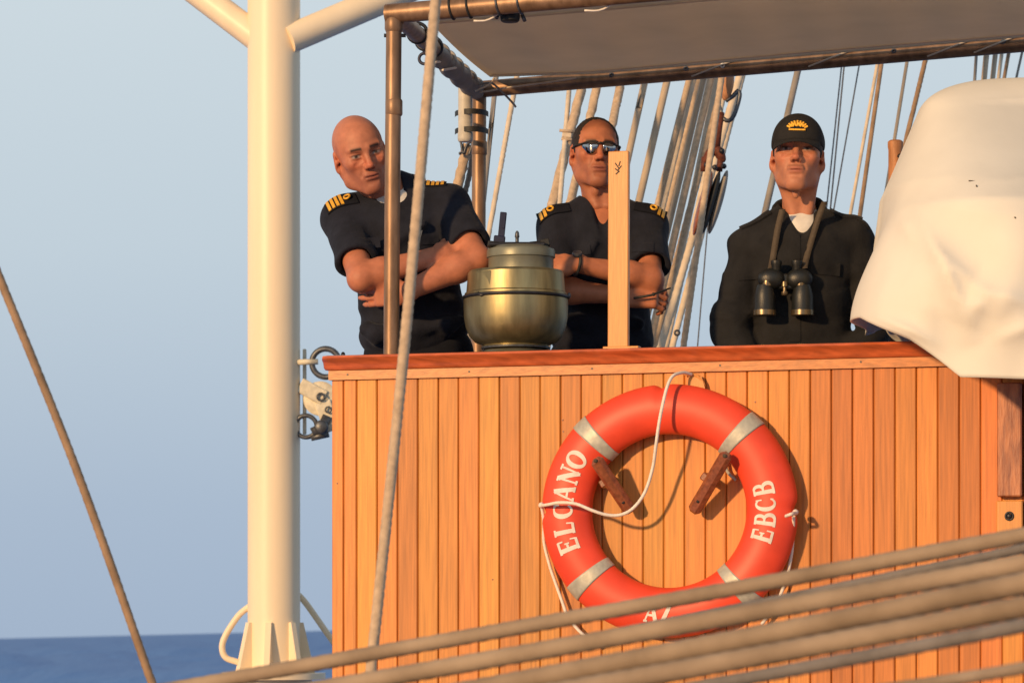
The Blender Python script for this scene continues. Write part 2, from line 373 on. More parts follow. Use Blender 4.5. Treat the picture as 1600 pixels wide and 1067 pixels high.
# backing behind the joints
Lw = float(np.dot(PW(seams[-1], 600) - PW(seams[0], 600), UW))
def wall_box(u0, u1, n0, n1, zfun, name, m, parent, bev=.002):
    v = []
    for u in (u0, u1):
        base = PW(seams[0], 600) + UW * u
        zl, zh = zfun(u)
        for n_ in (n0, n1):
            for z in (zl, zh): q = base + NW * n_; v.append(V(q[0], q[1], z))
    f = [(0, 1, 3, 2), (4, 6, 7, 5), (0, 4, 5, 1), (2, 3, 7, 6), (0, 2, 6, 4), (1, 5, 7, 3)]
    return obj(name, (v, f), m, parent, smooth=False)
def u_of(px): return float(np.dot(PW(px, 600) - PW(seams[0], 600), UW))
zr0 = PW(seams[0], rail_y(seams[0]))[2]; zr1 = PW(seams[-1], rail_y(seams[-1]))[2]
def zrail(u): return zr0 + (zr1 - zr0) * u / Lw
wall_box(.006, Lw - .006, -.045, -.021, lambda u: (-1.55, zrail(u) - .06), 'backing_board', M['dark_wood'], wall)
strip = wall_box(-.006, Lw, -.03, .012, lambda u: (zrail(u) - .0735, zrail(u) - .0455), 'trim_strip', M['trim'], wall)
for px in (543, 733, 925, 1125, 1345):
    c = PW(px, rail_y(px) + 29, .0125); obj('nail_head', lathe_vf(c, [(.0030, 0), (.0030, .0008)], 10, np.stack([UW, V(0, 0, 1), NW], 1)), M['dark_steel'], strip, smooth=False)
prof = [(-.06, -.0445), (.016, -.0445), (.020, -.042), (.023, -.034), (.030, -.020), (.041, -.014), (.0455, -.008), (.043, -.002), (.036, 0), (-.052, 0), (-.06, -.006)]
v = []; f = []; n = len(prof); us = [-.020, -.015] + list(np.linspace(0, Lw + .02, 24))
for i, u in enumerate(us):
    sc_ = (.72, .95)[i] if i < 2 else 1.0
    base = PW(seams[0], 600) + UW * u
    for (a, z) in prof: q = base + NW * (a * sc_); v.append(V(q[0], q[1], zrail(u) + (z + .022) * sc_ - .022))
for i in range(len(us) - 1):
    for k in range(n): k2 = (k + 1) % n; f.append((i * n + k, (i + 1) * n + k, (i + 1) * n + k2, i * n + k2))
f.append(tuple(range(n))); f.append(tuple((len(us) - 1) * n + k for k in range(n - 1, -1, -1)))
obj('rail_cap', (v, f), M['cap'], wall, auto=50)
for (px, py) in ((527, 755), (879, 656), (880, 674), (770, 905), (1180, 628)):
    obj('knot', lathe_vf(PW(px, py, .0004), [(.0028, -.002), (.0026, .0012)], 9, np.stack([UW, V(0, 0, 1), NW], 1)), M['dark_wood'], wall, smooth=False)
# right end: red worn board over a pale block with a bolt
rb = thing('end_board', PW(1578, 800, .02), 'worn red varnished upright board bolted at the right end of the teak wall', 'board')
mb = MB().box((PW(1578, 598, .02) + PW(1578, 776, .02)) / 2, (.036, .016, .165), Rw, .004); obj('board', mb.vf(), M['worn_wood'], rb, smooth=False)
mb = MB().box(PW(1578, 860, .016), (.038, .0135, .145), Rw, .003); blk = obj('lower_block', mb.vf(), M['pale_wood'], rb, smooth=False)
mb = MB(); mb.add(*ring_vf(PW(1577, 806, .031), .011, .003, NW, 24, 8)); mb.add(*lathe_vf(PW(1577, 806, .0295), [(.0075, 0), (.0075, .006), (.005, .008)], 12, np.stack([UW, V(0, 0, 1), NW], 1)))
obj('bolt', mb.vf(), M['dark_steel'], blk)
mb = MB().box(PW(1612, 800, .010), (.022, .008, .9), Rw, .002); obj('edge_board', mb.vf(), M['dark_wood'], rb, smooth=False)

# ------------------------------------------------------------------ white mast post with braces and foot
MD = 14.9
mast = thing('white_post', P(428, 1052, MD), 'tall cream painted steel post with two slanting braces and ribbed foot', 'post')
zt = 4.2; b0 = P(428, 1050, MD); r0 = 41 * MD / F
mb = MB().tube([V(b0[0], MD, z) for z in np.linspace(b0[2], zt, 24)], r0, 56); obj('shaft', mb.vf(), M['white_paint'], mast, auto=40)
def brace(a, b, r, nm='brace'):
    mb = MB(); mb.tube([a + (b - a) * t for t in np.linspace(0, 1, 12)], r, 32); obj(nm, mb.vf(), M['white_paint'], mast, auto=40)
ba = P(449, 63, MD - r0 * .5); brace(ba, ba + (P(640, -18, MD + .2) - ba) * 3.2, 22.5 * MD / F)
brace(P(405, 62, MD), P(405, 62, MD) + (P(300, -18, MD + .1) - P(405, 62, MD)) * 5.2, 22 * MD / F)
for k in range(7):                        # stiffening gussets round the foot
    a = 2 * PI * (k + .12) / 7; rd = V(math.cos(a), math.sin(a), 0); tn = V(-math.sin(a), math.cos(a), 0)
    z0, z1 = b0[2] - .002, P(428, 972, MD)[2]
    q = []
    for t in (-.013, .013):
        for (rr, z) in ((r0 - .01, z0), (r0 + .066, z0), (r0 + .058, z0 + .03), (r0 + .014, z1), (r0 - .01, z1)):
            q.append(V(b0[0], MD, z) + rd * rr + tn * t)
    obj('gusset', (q, [(0, 1, 2, 3, 4), (9, 8, 7, 6, 5), (0, 5, 6, 1), (1, 6, 7, 2), (2, 7, 8, 3), (3, 8, 9, 4)]), M['white_paint'], mast, smooth=False)
obj('foot_plate', lathe_vf(V(b0[0], MD, b0[2] - .03), [(.23, 0), (.23, .028)], 48), M['white_paint'], mast, auto=40)
obj('pedestal', lathe_vf(V(b0[0], MD, -1.6), [(.17, 0), (.17, 1.6 + b0[2] - .03)], 40), M['white_paint'], mast, auto=40)
# white handrail loops beside the foot
for pts, lab in (([(392, 945), (372, 962), (352, 993), (347, 1012), (353, 1027), (372, 1034), (392, 1044)], 'white bent pipe loop on the left of the post foot'),
                 ([(462, 925), (478, 942), (512, 990), (545, 1035)], 'white slanting pipe stay between the post foot and the teak wall')):
    p = [P(x, y, MD + (.02 if x < 430 else .15)) for x, y in pts]
    mb = MB().tube(smooth_path(p, .01), 5.0 * MD / F, 14); obj_ = obj('pipe_loop', mb.vf(), M['white_paint'], None, loc=p[-1]); tag(obj_, lab, 'pipe')

# shackles and block seen between the post and the wall
SD = 14.86
sh = thing('ring_shackle', P(500, 566, SD), 'grey steel ring with cream eye bolt by the left end of the rail', 'shackle')
obj('ring', ring_vf(P(509, 567, SD), 22 * SD / F, 4.6 * SD / F, V(.15, 1, .1), 40, 12), M['steel'], sh)
mb = MB().tube([P(462, 566, SD), P(497, 565, SD)], 4.5 * SD / F, 12); obj('eye_bolt', mb.vf(), M['white_metal'], sh)
wb = thing('cream_block', P(498, 630, SD), 'cream painted pulley block with two cheek holes left of the teak wall', 'pulley block')
cb = P(500, 622, SD); s_ = SD / F
mb = MB().add(*lathe_vf(cb + V(0, .02, 0), [(24 * s_, -.02), (27 * s_, -.015), (27 * s_, .0), (24 * s_, .006)], 36, np.stack([V(1, 0, 0), V(0, 0, 1), V(0, -1, 0)], 1)))
obj('cheek', mb.vf(), M['white_metal'], wb, auto=40)
mb = MB().box(P(488, 612, SD + .02), (22 * s_, .02, 12 * s_), roty(.5), .004); mb.box(P(512, 650, SD + .02), (13 * s_, .018, 24 * s_), roty(-.35), .004); obj('strap', mb.vf(), M['white_metal'], wb, smooth=False)
obj('cheek_hole', ring_vf(P(501, 620, SD - .012), 5.5 * s_, 1.6 * s_, V(0, 1, 0), 24, 8), M['steel'], wb)
obj('cheek_hole', ring_vf(P(513, 640, SD - .012), 4.5 * s_, 1.4 * s_, V(0, 1, 0), 24, 8), M['steel'], wb)
ls = thing('chain_shackle', P(495, 668, SD), 'dark steel shackle with pin below the cream pulley block', 'shackle')
obj('bow', ring_vf(P(478, 666, SD), 17 * s_, 3.6 * s_, V(.1, 1, .1), 30, 10), M['steel'], ls)
mb = MB().tube([P(486, 684, SD), P(514, 678, SD)], 5 * s_, 12); mb.add(*lathe_vf(P(503, 668, SD) - V(0, .02, 0), [(8 * s_, -.0), (11 * s_, .01), (11 * s_, .03), (8 * s_, .04)], 16, np.stack([V(1, 0, 0), V(0, 0, 1), V(0, -1, 0)], 1)))
mb.tube([P(488, 676, SD), P(503, 668, SD), P(512, 650, SD)], 8 * s_, 12); obj('pin', mb.vf(), M['steel'], ls)
pl = MB().box(P(476, 612, SD + .05), (.008, .012, .19), None, .003); o = obj('chain_plate', pl.vf(), M['white_metal'], None, smooth=False, loc=P(476, 710, SD + .05)); tag(o, 'narrow white upright plate right behind the cream post', 'plate')
tk = MB().add(*lathe_vf(PW(536, 558, -.02), [(.006, -.01), (.0085, 0), (.006, .012), (.003, .016)], 12)); o = obj('rail_stud', tk.vf(), M['dark_steel'], None, loc=PW(536, 558, -.02)); tag(o, 'small dark stud on top of the rail at its left end', 'stud')

# ------------------------------------------------------------------ awning: brass tube frame, canvas, lashings
AF = lambda px: P(px, 22 - .085 * (px - 612), 1 / (1 / 10.38 + (px - 612) * 5.4e-6))
AR = lambda px: P(px, 140 - 72 / 850 * (px - 750), 1 / (1 / 11.75 + (px - 750) * 5.6e-6))
aw = thing('awning', P(612, 548, 10.38), 'grey brown canvas awning laced into a brass tube frame over the three men', 'awning')
def tubep(name, pts, r, m=M['bronze'], step=.03, n=24, par=aw):
    mb = MB().tube(smooth_path(pts, step), r, n); return obj(name, mb.vf(), m, par, auto=50)
s1 = 10.38 / F; s2 = 11.75 / F
tubep('front_tube', [AF(604), AF(1760)], 15.5 * s1)
tubep('rear_tube', [AR(745), AR(1760)], 13 * s2)
ca, cbk = AF(622), AR(748)
tubep('side_tube', [ca + V(0, 0, -.012), cbk], 13.5 * s1)
ca2, cb2 = AF(1745), AR(1745); tubep('side_tube', [ca2, cb2], 13.5 * s1)
for c, top, bot, r in ((ca, P(615.5, 30, 10.38), P(611.5, 552, 10.38), 12.3 * s1), (cbk, P(749, 145, 11.75), P(747, 560, 11.75), 11 * s2),
                       (ca2, ca2, ca2 - V(0, 0, 1.2), 13.5 * s1), (cb2, cb2, cb2 - V(0, 0, 1.2), 11.5 * s2)):
    lo = bot + (bot - top) / np.linalg.norm(bot - top) * 0; lo = V(lo[0], lo[1], DECK)
    po = tubep('post', [top, bot, lo], r)
    z = top[2] - .10
    obj('post_collar', lathe_vf(V(top[0], top[1], top[2] - (.30 if c is ca else .22)), [(r, 0), (r * 1.10, .004), (r * 1.10, .045), (r, .05)], 24), M['bronze'], po, auto=40)
obj('corner_fitting', lathe_vf(P(615.5, 46, 10.38), [(12.5 * s1, -.01), (14.5 * s1, 0), (14.5 * s1, .034), (12.5 * s1, .04)], 24), M['bronze'], aw, auto=40)
mb = MB().tube([P(600, 56, 10.38), P(634, 56, 10.38)], 3 * s1, 10); obj('clamp_screw', mb.vf(), M['dark_steel'], aw)
# the canvas: a slightly sagging sheet with seams
nu, nv_ = 60, 22
e0 = lambda t: AF(664 + t * 1072) + V(0, .055, .010 - .02); e1 = lambda t: AR(766 + t * 975) + V(0, -.06, .030 - .02 * min(1, t * 6))
top = []; thk = .006
for j in range(nv_):
    for i in range(nu):
        t = i / (nu - 1); s = j / (nv_ - 1); q = e0(t) * (1 - s) + e1(t) * s
        sag = -.016 * math.sin(PI * s) * (.6 + .4 * math.sin(t * 9)) - .004 * math.sin(t * 60) * math.sin(PI * s); top.append(q + V(0, 0, sag))
nn = nu * nv_; v = top + [p + V(0, 0, thk) for p in top]; f = []
for j in range(nv_ - 1):
    for i in range(nu - 1):
        a = j * nu + i; f += [(a, a + nu, a + nu + 1, a + 1), (nn + a, nn + a + 1, nn + a + nu + 1, nn + a + nu)]
bl = [i for i in range(nu)] + [j * nu + nu - 1 for j in range(1, nv_)] + [(nv_ - 1) * nu + i for i in range(nu - 2, -1, -1)] + [j * nu for j in range(nv_ - 2, 0, -1)]
for a, b in zip(bl, bl[1:] + bl[:1]): f.append((a, b, b + nn, a + nn))
cm = M['canvas']; nt_ = cm.node_tree; tr_ = nt_.nodes.new('ShaderNodeBsdfTranslucent'); tr_.inputs[0].default_value = (.82, .68, .52, 1)
ms_ = nt_.nodes.new('ShaderNodeMixShader'); ms_.inputs[0].default_value = .5; out_ = nt_.nodes['Material Output']
nt_.links.new(nt_.nodes['Principled BSDF'].outputs[0], ms_.inputs[1]); nt_.links.new(tr_.outputs[0], ms_.inputs[2]); nt_.links.new(ms_.outputs[0], out_.inputs['Surface'])
cv = obj('canvas', (v, f), M['canvas'], aw)
for s in (.07, .93):                 # doubled hems and the seam
    q = [e0(t) * (1 - s) + e1(t) * s + V(0, 0, -.016 * math.sin(PI * s) * (.6 + .4 * math.sin(t * 9)) - .0035) for t in np.linspace(.01, .99, 60)]
    mb = MB(); dirn = nrm(e1(.5) - e0(.5)) * .012
    vv = [p + k * dirn + V(0, 0, -.002 * (1 - abs(k))) for p in q for k in (-1, 0, 1)]; ff = []
    for i in range(59):
        for k in (0, 1): a = i * 3 + k; ff.append((a, a + 3, a + 4, a + 1))
    obj('seam', (vv, ff), M['canvas'], cv)
# roll of canvas and lashings along the side tube
rng = random.Random(3)
for t in np.linspace(.22, .93, 9):
    c = ca + (cbk - ca) * t; ax = nrm(cbk - ca)
    obj('lashing', ring_vf(c - V(0, 0, .004), 15.5 * s1, 3.0 * s1, ax + V(rng.uniform(-.35, .35), 0, rng.uniform(-.3, .3)), 24, 8), M['dark_steel'] if rng.random() < .45 else M['rope_grey'], aw)
bul = []; rr = []
for t in np.linspace(.42, .97, 40):
    bul.append(ca + (cbk - ca) * t + V(0, 0, -.016)); rr.append((13 + 5 * abs(math.sin(t * 23)) * (1 if .42 < t < .96 else .3)) * s1)
mb = MB().tube(bul, rr, 18); obj('rolled_edge', mb.vf(), M['rope_grey'], aw)
obj('hook', ring_vf(P(663, 92, 10.7), 8.5 * s1, 2.6 * s1, V(.2, 1, 0), 24, 8, .5, 5.6), M['blue_black'], aw)
def cord(pts, r, m=M['rope_white'], nm='lacing', par=aw):
    mb = MB().tube(smooth_path(pts, .012), r, 8); return obj(nm, mb.vf(), m, par)
rs = 1.6 * s1
for (a, b, c) in ((664, 72, 1), (676, 84, 1), (688, 96, 1), (700, 108, 1)):
    cord([P(a - 8, b + 2, 10.9), P(a + 14, b - 2, 10.9 + (a - 650) * .006)], rs * 1.3, M['rope_white'] if a % 3 else M['rope_pale'])
cord([P(716, 122, 11.4), P(740, 144, 11.6), P(800, 136, 11.55), P(862, 128, 11.5), P(900, 122, 11.45)], rs, M['rope_pale'])
cord([P(724, 138, 11.55), P(762, 130, 11.55), P(775, 135, 11.5), P(800, 160, 11.5), P(806, 168, 11.5)], rs * 1.2, M['rope_grey'])
cord([P(742, 143, 11.5), P(764, 133, 11.5), P(772, 122, 11.5)], rs, M['rope_pale'])
for x0 in (1080, 1262, 1447, 1520): cord([AR(x0) + V(0, -.03, -.022), AR(x0 + 35) + V(0, -.04, .0), AR(x0 + 72) + V(0, -.03, .025)], rs * .9, M['rope_pale'])
for x0 in (955, 1071, 1128, 1395, 1565):
    obj('eyelet', ring_vf(AR(x0) + V(0, -.032, .006), 2.6 * s2, 1.3 * s2, V(.1, 1, .2), 16, 8), M['steel'] if x0 % 2 else M['rope_white'], aw)
for x0, m in ((706, 'black'), (733, 'black'), (779, 'steel'), (812, 'steel')):
    obj('tube_tie', ring_vf(AF(x0), 16.8 * s1, 1.7 * s1, nrm(AF(900) - AF(800)) + V(0, 0, .12), 26, 8), M[m], aw)
cord([AF(700) + V(0, 0, .036), AF(718) + V(0, -.01, .045), AF(738) + V(0, 0, .032), AF(750) + V(0, 0, .04)], rs * 2, M['blue_black'], 'tie_end')
cord([P(740, 33, 10.3), P(757, 33, 10.3), P(770, 28, 10.3), P(780, 20, 10.3)], rs, M['rope_white'], 'loose_cord')
cord([P(913, 17, 10.2), P(935, 17, 10.2), P(950, 11, 10.2), P(960, 3, 10.2)], rs, M['rope_white'], 'loose_cord')
lm = thing('awning_lamp', P(796, 30, 10.33), 'small black lamp clamped under the front awning tube', 'lamp')
obj('housing', lathe_vf(P(797, 35, 10.33), [(.024, 0), (.029, .004), (.031, .018), (.029, .030), (.02, .034)], 24), M['black'], lm, auto=40)
mb = MB().tube([P(816, 24, 10.33), P(820, 33, 10.32)], .006, 10); mb.tube([P(778, 24, 10.33), P(776, 29, 10.32)], .005, 10); obj('wing_nut', mb.vf(), M['steel'], lm)

# white tube strapped to the rear post and the spliced rope below it
wt = thing('strapped_tube', P(727, 222, 11.6), 'dirty white tube strapped with black bands to the rear awning post', 'tube')
obj('casing', lathe_vf(P(727, 222, 11.6), [(.022, 0), (.0255, .004), (.0265, .01), (.0265, .03), (.0245, .034), (.0245, .22)], 28), mat('dirty white plastic', (.52, .48, .40), .5, var=.15, scale=30), wt, auto=40)
for y in (180, 207.5):
    mb = MB(); a = []
    for k in range(41):
        t = PI + PI * k / 40; a.append(P(737, y, 11.655) + V(.0585 * math.cos(t), .088 * math.sin(t), .0))
    vv = [p + V(0, 0, z) for p in a for z in (-.0095, .0095)]; obj('band', (vv, [(2 * k, 2 * k + 2, 2 * k + 3, 2 * k + 1) for k in range(40)]), M['black'], wt)

# ------------------------------------------------------------------ ropes
def rope(pts, wpx, m, label, tw=True, cat='rope', group=None, ext=None, dep=.22, name='rope', pitch=None):
    """pts: (photo x, photo y, metres away); wpx: width in photo pixels at the first point"""
    p = [P(*q) for q in pts]; r = wpx / 2 * pts[0][2] / F
    if ext:
        p = [p[0] + (p[0] - p[1]) * ext[0]] + p if ext[0] else p
        p = p + [p[-1] + (p[-1] - p[-2]) * ext[1]] if ext[1] else p
    base = min(p, key=lambda q: q[2])
    if tw: vf = rope_vf(p, r, depth=dep, pitch=pitch)
    else: vf = tube_vf(smooth_path(p, .05), r, 12)
    o = obj(name, vf, m, None, loc=base); return tag(o, label, cat, group)
# near ropes across the bottom of the picture
def near(y0, x0, y1, w, d0, d1, m, lab):
    a = P(x0, y0, d0); b = P(1600, y1, d1); dd = b - a; a2 = a - dd * .8; b2 = b + dd * 1.2
    pts = [a2 + (b2 - a2) * t - V(0, 0, .010 * math.sin(PI * t)) for t in np.linspace(0, 1, 13)]
    vf = rope_vf(pts, w / 2 * (d0 + d1) / 2 / F, depth=.10, n=15, pitch=.09); o = obj('near_rope', vf, m, None, loc=pts[0]); tag(o, lab, 'rope', 'ropes stretched across the foreground')
near(1028, 500, 826, 25, 5.6, 5.2, M['rope_near'], 'topmost blurred brown rope crossing the foreground below the lifebuoy')
near(1066, 515, 870, 30, 5.3, 4.9, M['rope_near'], 'second blurred brown rope from the top, covering the lifebuoy lettering')
near(1004, 850, 847, 15, 6.1, 5.5, M['rope_near_grey'], 'thin dark grey rope peeping out above the second foreground rope')
near(1043, 880, 900, 35, 5.0, 4.6, M['rope_near'], 'third thick blurred tan rope in the foreground, just under the lifebuoy')
near(1066, 905, 936, 34, 4.8, 4.4, M['rope_near'], 'fourth thick blurred tan rope, touching the third foreground rope')
near(1066, 1080, 965, 23, 4.7, 4.3, M['rope_near_grey'], 'blurred dark grey rope under the two thick tan foreground ropes')
near(1070, 1360, 1031, 20, 4.6, 4.2, M['rope_near'], 'lowest thin brown rope at the bottom right corner')
rope([(-3, 428, 7.2), (120, 735, 7.2), (236, 1062, 7.2)], 14, M['rope_brown'], 'single brown rope slanting down across the open sky at far left', ext=(.8, .5), dep=.12)
rope([(680, 10, 6.9), (634, 520, 6.85), (585, 995, 6.8)], 17.5, M['rope_tan'], 'pale laid rope hanging slanted in front of the bald man', ext=(.6, .25), dep=.12, pitch=.055)
RG = 'rigging ropes behind the men'
def far(x0, y0, x1, y1, w, m, lab, d=14.0, tw=False, lo=.6, up=1.2, dep=.15, cat='rope', name='rigging_rope', pitch=None):
    a = P(x0, y0, d); b = P(x1, y1, d - .15); dz = a[2] - b[2]; di = (a - b) / dz
    zt_, zb_ = 3.6, -.3
    p = [a + di * (zt_ - a[2]), a, b, b + di * (zb_ - b[2])]
    r = w / 2 * d / F
    vf = rope_vf(p, r, depth=dep, pitch=pitch, n=12) if tw else tube_vf(smooth_path(p, .08), r, 12)
    o = obj(name, vf, m, None, loc=p[-1]); return tag(o, lab, cat, RG)
far(772, 153, 761, 260, 8, M['rope_grey'], 'dark thin stay right beside the rear awning post', 12.4)
far(802, 151, 765, 358, 8.5, M['rope_pale'], 'pale stay between the rear awning post and the brass compass', 13.2, True)
far(908, 141, 864, 316, 16, M['rope_tan'], 'thick laid rope left of the man in sunglasses', 13.0, True, dep=.28)
far(889, 144, 884, 205, 8, M['rope_pale'], 'thin pale rope clamped to the thick rope left of the sunglasses', 13.1, True)
far(932, 141, 892, 312, 14.5, M['rope_tan'], 'laid rope passing directly behind the head in sunglasses', 13.4, True, dep=.28)
far(969, 136, 957, 195, 14, M['rope_tan'], 'laid rope rising from the right of the sunglasses', 13.4, True, dep=.28)
far(1006, 134, 982, 243, 11.0, M['rope_far'], 'first plain grey rope right of the sunglasses man', 13.6)
far(1041, 132, 1002, 299, 11.6, M['rope_far'], 'second plain grey rope, ending over the striped right shoulder', 13.6)
far(1076, 128, 1033, 299, 10.4, M['rope_tan'], 'third brown rope right of the sunglasses man', 13.8)
far(1083, 128, 1042, 299, 8.5, M['rope_pale'], 'pale rope lying against the third brown rope', 13.9, True)
far(1099, 126, 1058, 299, 9.3, M['rope_far'], 'greyish rope left in the tight rope bundle', 14.0)
far(1109, 130, 1070, 299, 11.6, M['rope_tan'], 'sunlit tan rope in the middle of the tight rope bundle', 13.7)
far(1120, 126, 1083, 305, 10.4, M['rope_pale'], 'grey rope on the right of the tight rope bundle', 13.9)
far(1106, 290, 1033, 540, 12.2, M['rope_pale'], 'pale rope running from the pulley block to the rail', 13.2, True, dep=.12)
far(1119, 180, 1068, 540, 10.4, M['rope_tan'], 'right front rope of the tackle, crossing before the block', 12.9, True, dep=.12)
far(1113, 300, 1051, 540, 10.4, M['rope_pale'], 'pale rope between the two tackle ropes', 13.5, True, dep=.12)
far(1085, 300, 1022, 540, 11.0, M['rope_tan'], 'tan rope low behind the right arm of the sunglasses man', 13.6, True, dep=.12)
far(1105, 362, 1090, 540, 2.2, M['wire'], 'thin dark wire right of the tackle ropes', 14.5, cat='wire', name='rigging_wire')
far(1247, 109, 1195, 334, 10.5, M['rope_grey'], 'dark grey stay passing behind the capped man', 14.0)
far(1319, 103, 1299, 311, 2.6, M['wire'], 'right of two close thin wires beside the cap', 14.6, cat='wire', name='rigging_wire')
far(1315, 103, 1293, 311, 2.4, M['wire'], 'left of two close thin wires beside the cap', 14.9, cat='wire', name='rigging_wire')
far(1343, 99, 1305, 315, 2.4, M['wire'], 'single thin slanting wire right of the double wires', 14.7, cat='wire', name='rigging_wire')
far(1378, 94, 1344, 334, 7, M['rope_brown'], 'dark brown rope above the left shoulder of the capped man', 14.0)
far(1371, 100, 1331, 322, 5.5, M['rope_pale'], 'pale rope beside the dark brown rope above the capped man', 14.2)
far(1418, 92, 1376, 352, 5.5, M['rope_far'], 'thin tan rope running down to the wooden post', 14.0)
far(1447, 90, 1412, 235, 8, M['rope_brown'], 'brown rope disappearing behind the cream cover', 14.2, True)
for i, (x0, x1, w, m, lab) in enumerate(((1526, 1522, 5, 'rope_grey', 'dark leftmost line above the cream cover'), (1542, 1536, 9, 'rope_tan', 'first tan rope of the bundle above the cream cover'),
        (1556, 1549, 8, 'rope_far', 'second grey rope of the bundle above the cream cover'), (1566, 1558, 6, 'rope_pale', 'pale third rope of the bundle above the cream cover'),
        (1577, 1566, 6, 'rope_brown', 'brown rope at the right of the bundle above the cover'), (1598, 1584, 4, 'rope_grey', 'thin dark line in the top right corner'))):
    far(x0, 78, x1, 140, w, M[m], lab, 14.0 + .1 * i)
far(1096, 300, 1041, 540, 9.5, M['rope_pale'], 'pale rope squeezed in left of the pulley block ropes', 13.35, True, dep=.12)
far(1091, 128, 1050, 299, 8.5, M['rope_tan'], 'tan rope left of the greyish rope in the bundle', 14.1)
# spliced thick rope under the strapped tube
rope([(730, 226, 11.9), (722, 262, 11.9), (708, 322, 11.9), (690, 400, 11.9)], 17, M['rope_tan'], 'thick spliced rope end hanging below the strapped white tube', dep=.3, ext=(0, .8))
rope([(738, 232, 11.95), (734, 270, 11.95), (719, 330, 11.95), (700, 400, 11.95)], 9, M['rope_grey'], 'dark rope shadowing the thick spliced rope by the rear post', ext=(0, .8))
mb = MB().tube(smooth_path([P(720, 222, 11.88), P(724, 240, 11.88), P(730, 226, 11.88), P(738, 224, 11.88), P(733, 242, 11.88)], .004), .0045, 8); mb.add(*lathe_vf(P(719, 240, 11.86), [(.004, -.005), (.006, 0), (.004, .005)], 10))
tag(obj('thimble', mb.vf(), M['steel'], None, loc=P(722, 242, 11.88)), 'small steel thimble at the head of the spliced rope', 'thimble')
cl = thing('rope_clamp', P(885, 218, 12.95), 'tan wooden clamp joining two ropes left of the sunglasses', 'clamp')
mb = MB().box(P(886, 211, 12.93), (.019, .02, .014), roty(.1), .004); obj('clamp_body', mb.vf(), M['rope_pale'], cl, smooth=False)
mb = MB().tube([P(874, 204, 12.91), P(897, 206, 12.91)], .006, 10); mb.tube([P(877, 217, 12.91), P(896, 219, 12.91)], .006, 10); obj('seizing', mb.vf(), M['rope_tan'], cl)

# ------------------------------------------------------------------ tackle: hook and wooden block
TD = 13.0; ts = TD / F
tk = thing('tackle_block', P(1112, 368, TD), 'weathered wooden pulley block with rusty shackle and open hook', 'pulley block')
def ellip_vf(c, r, R=None, n=28, m=18):
    R = np.eye(3) if R is None else R; v = []; f = []
    for i in range(m + 1):
        b = -PI / 2 + PI * i / m
        for k in range(n):
            a = 2 * PI * k / n; v.append(np.asarray(c) + R @ V(r[0] * math.cos(b) * math.cos(a), r[1] * math.cos(b) * math.sin(a), r[2] * math.sin(b)))
    for i in range(m):
        for k in range(n): k2 = (k + 1) % n; f.append((i * n + k, i * n + k2, (i + 1) * n + k2, (i + 1) * n + k))
    return v, f
Rb = roty(math.radians(16))
for i, (x, y, dd) in enumerate(((1098, 318, .0), (1110, 318, .03), (1122, 316, .055))):
    obj('cheek', ellip_vf(P(x, y, TD + dd), (7 * ts, .05, 52 * ts), Rb), (M['dark_wood'], M['black'], M['rope_grey'])[i], tk)
obj('upper_block', ellip_vf(P(1136, 128, TD), (11 * ts, .03, 30 * ts), roty(.1)), M['post_wood'], tk)
hk = smooth_path([P(1134, 158, TD), P(1146, 150, TD), P(1153, 142, TD), P(1156, 148, TD), P(1152, 166, TD), P(1146, 182, TD), P(1139, 189, TD), P(1131, 186, TD), P(1128, 174, TD), P(1123, 160, TD)], .01)
mb = MB().tube(hk, [.0085 if k < len(hk) * .75 else .004 for k in range(len(hk))], 12); obj('hook', mb.vf(), M['steel'], tk)
mb = MB().tube([P(1127, 176, TD), P(1122, 205, TD), P(1118, 232, TD)], [.013, .015, .018], 14); mb.add(*ellip_vf(P(1108, 243, TD), (8 * ts, .022, 16 * ts), roty(.5))); mb.add(*ellip_vf(P(1124, 240, TD), (8 * ts, .022, 16 * ts), roty(-.5)))
mb.tube([P(1101, 246, TD), P(1099, 268, TD)], .012, 12); mb.tube([P(1126, 246, TD), P(1124, 268, TD)], .012, 12)
obj('shackle', mb.vf(), mat('rusty iron', (.13, .035, .018), .7, .2, var=.4, scale=80), tk)
mb = MB(); 
for (x, y) in ((1131, 260), (1104, 258), (1128, 236), (1117, 262)): mb.add(*ellip_vf(P(x, y, TD - .03), (.011, .011, .011)))
obj('pin_nut', mb.vf(), M['dark_steel'], tk)
mb = MB().box(P(1093, 372, TD - .02), (.007, .006, .022), roty(.3), .002); obj('swivel', mb.vf(), M['steel'], tk)
obj('tail_ring', ring_vf(P(1058, 520, TD - .25), .009, .004, V(0, 1, 0), 18, 8), M['steel'], tk)

# ------------------------------------------------------------------ upright board on the rail, far wooden post
bd = thing('upright_board', PW(967, rail_y(967), -.03), 'pale varnished upright wooden board standing on the rail before the sunglasses man', 'board')
mid = (PW(967, 237, -.03) + PW(967, 546, -.03)) / 2
mb = MB().box(mid, (.0315, .011, float(PW(967, 237, -.03)[2] - PW(967, 546, -.03)[2]) / 2), Rw @ roty(.003), .0025); sl = obj('slat', mb.vf(), M['pale_wood'], bd, smooth=False)
mk = MB(); R_ = np.stack([UW, V(0, 0, 1), NW], 1)
for (x, y, a, l) in ((964, 259, .6, 5), (968, 263, -.7, 5), (964, 266, .9, 4), (968, 256, -.3, 4), (965, 270, -.9, 4)):
    c = PW(x, y, -.0185); mk.box(c, (.0016, l * wall_depth(967) / F, .0006), R_ @ rotz(a))
obj('burnt_mark', mk.vf(), M['black'], sl, smooth=False)
mb = MB().box(PW(972, rail_y(967) - 1, -.03), (.055, .02, .006), Rw, .002); obj('foot_block', mb.vf(), M['pale_wood'], bd, smooth=False)
wp = thing('wooden_post', P(1398, 400, 10.6), 'round brown wooden post half hidden behind the cream cover', 'post')
ws = 10.6 / F
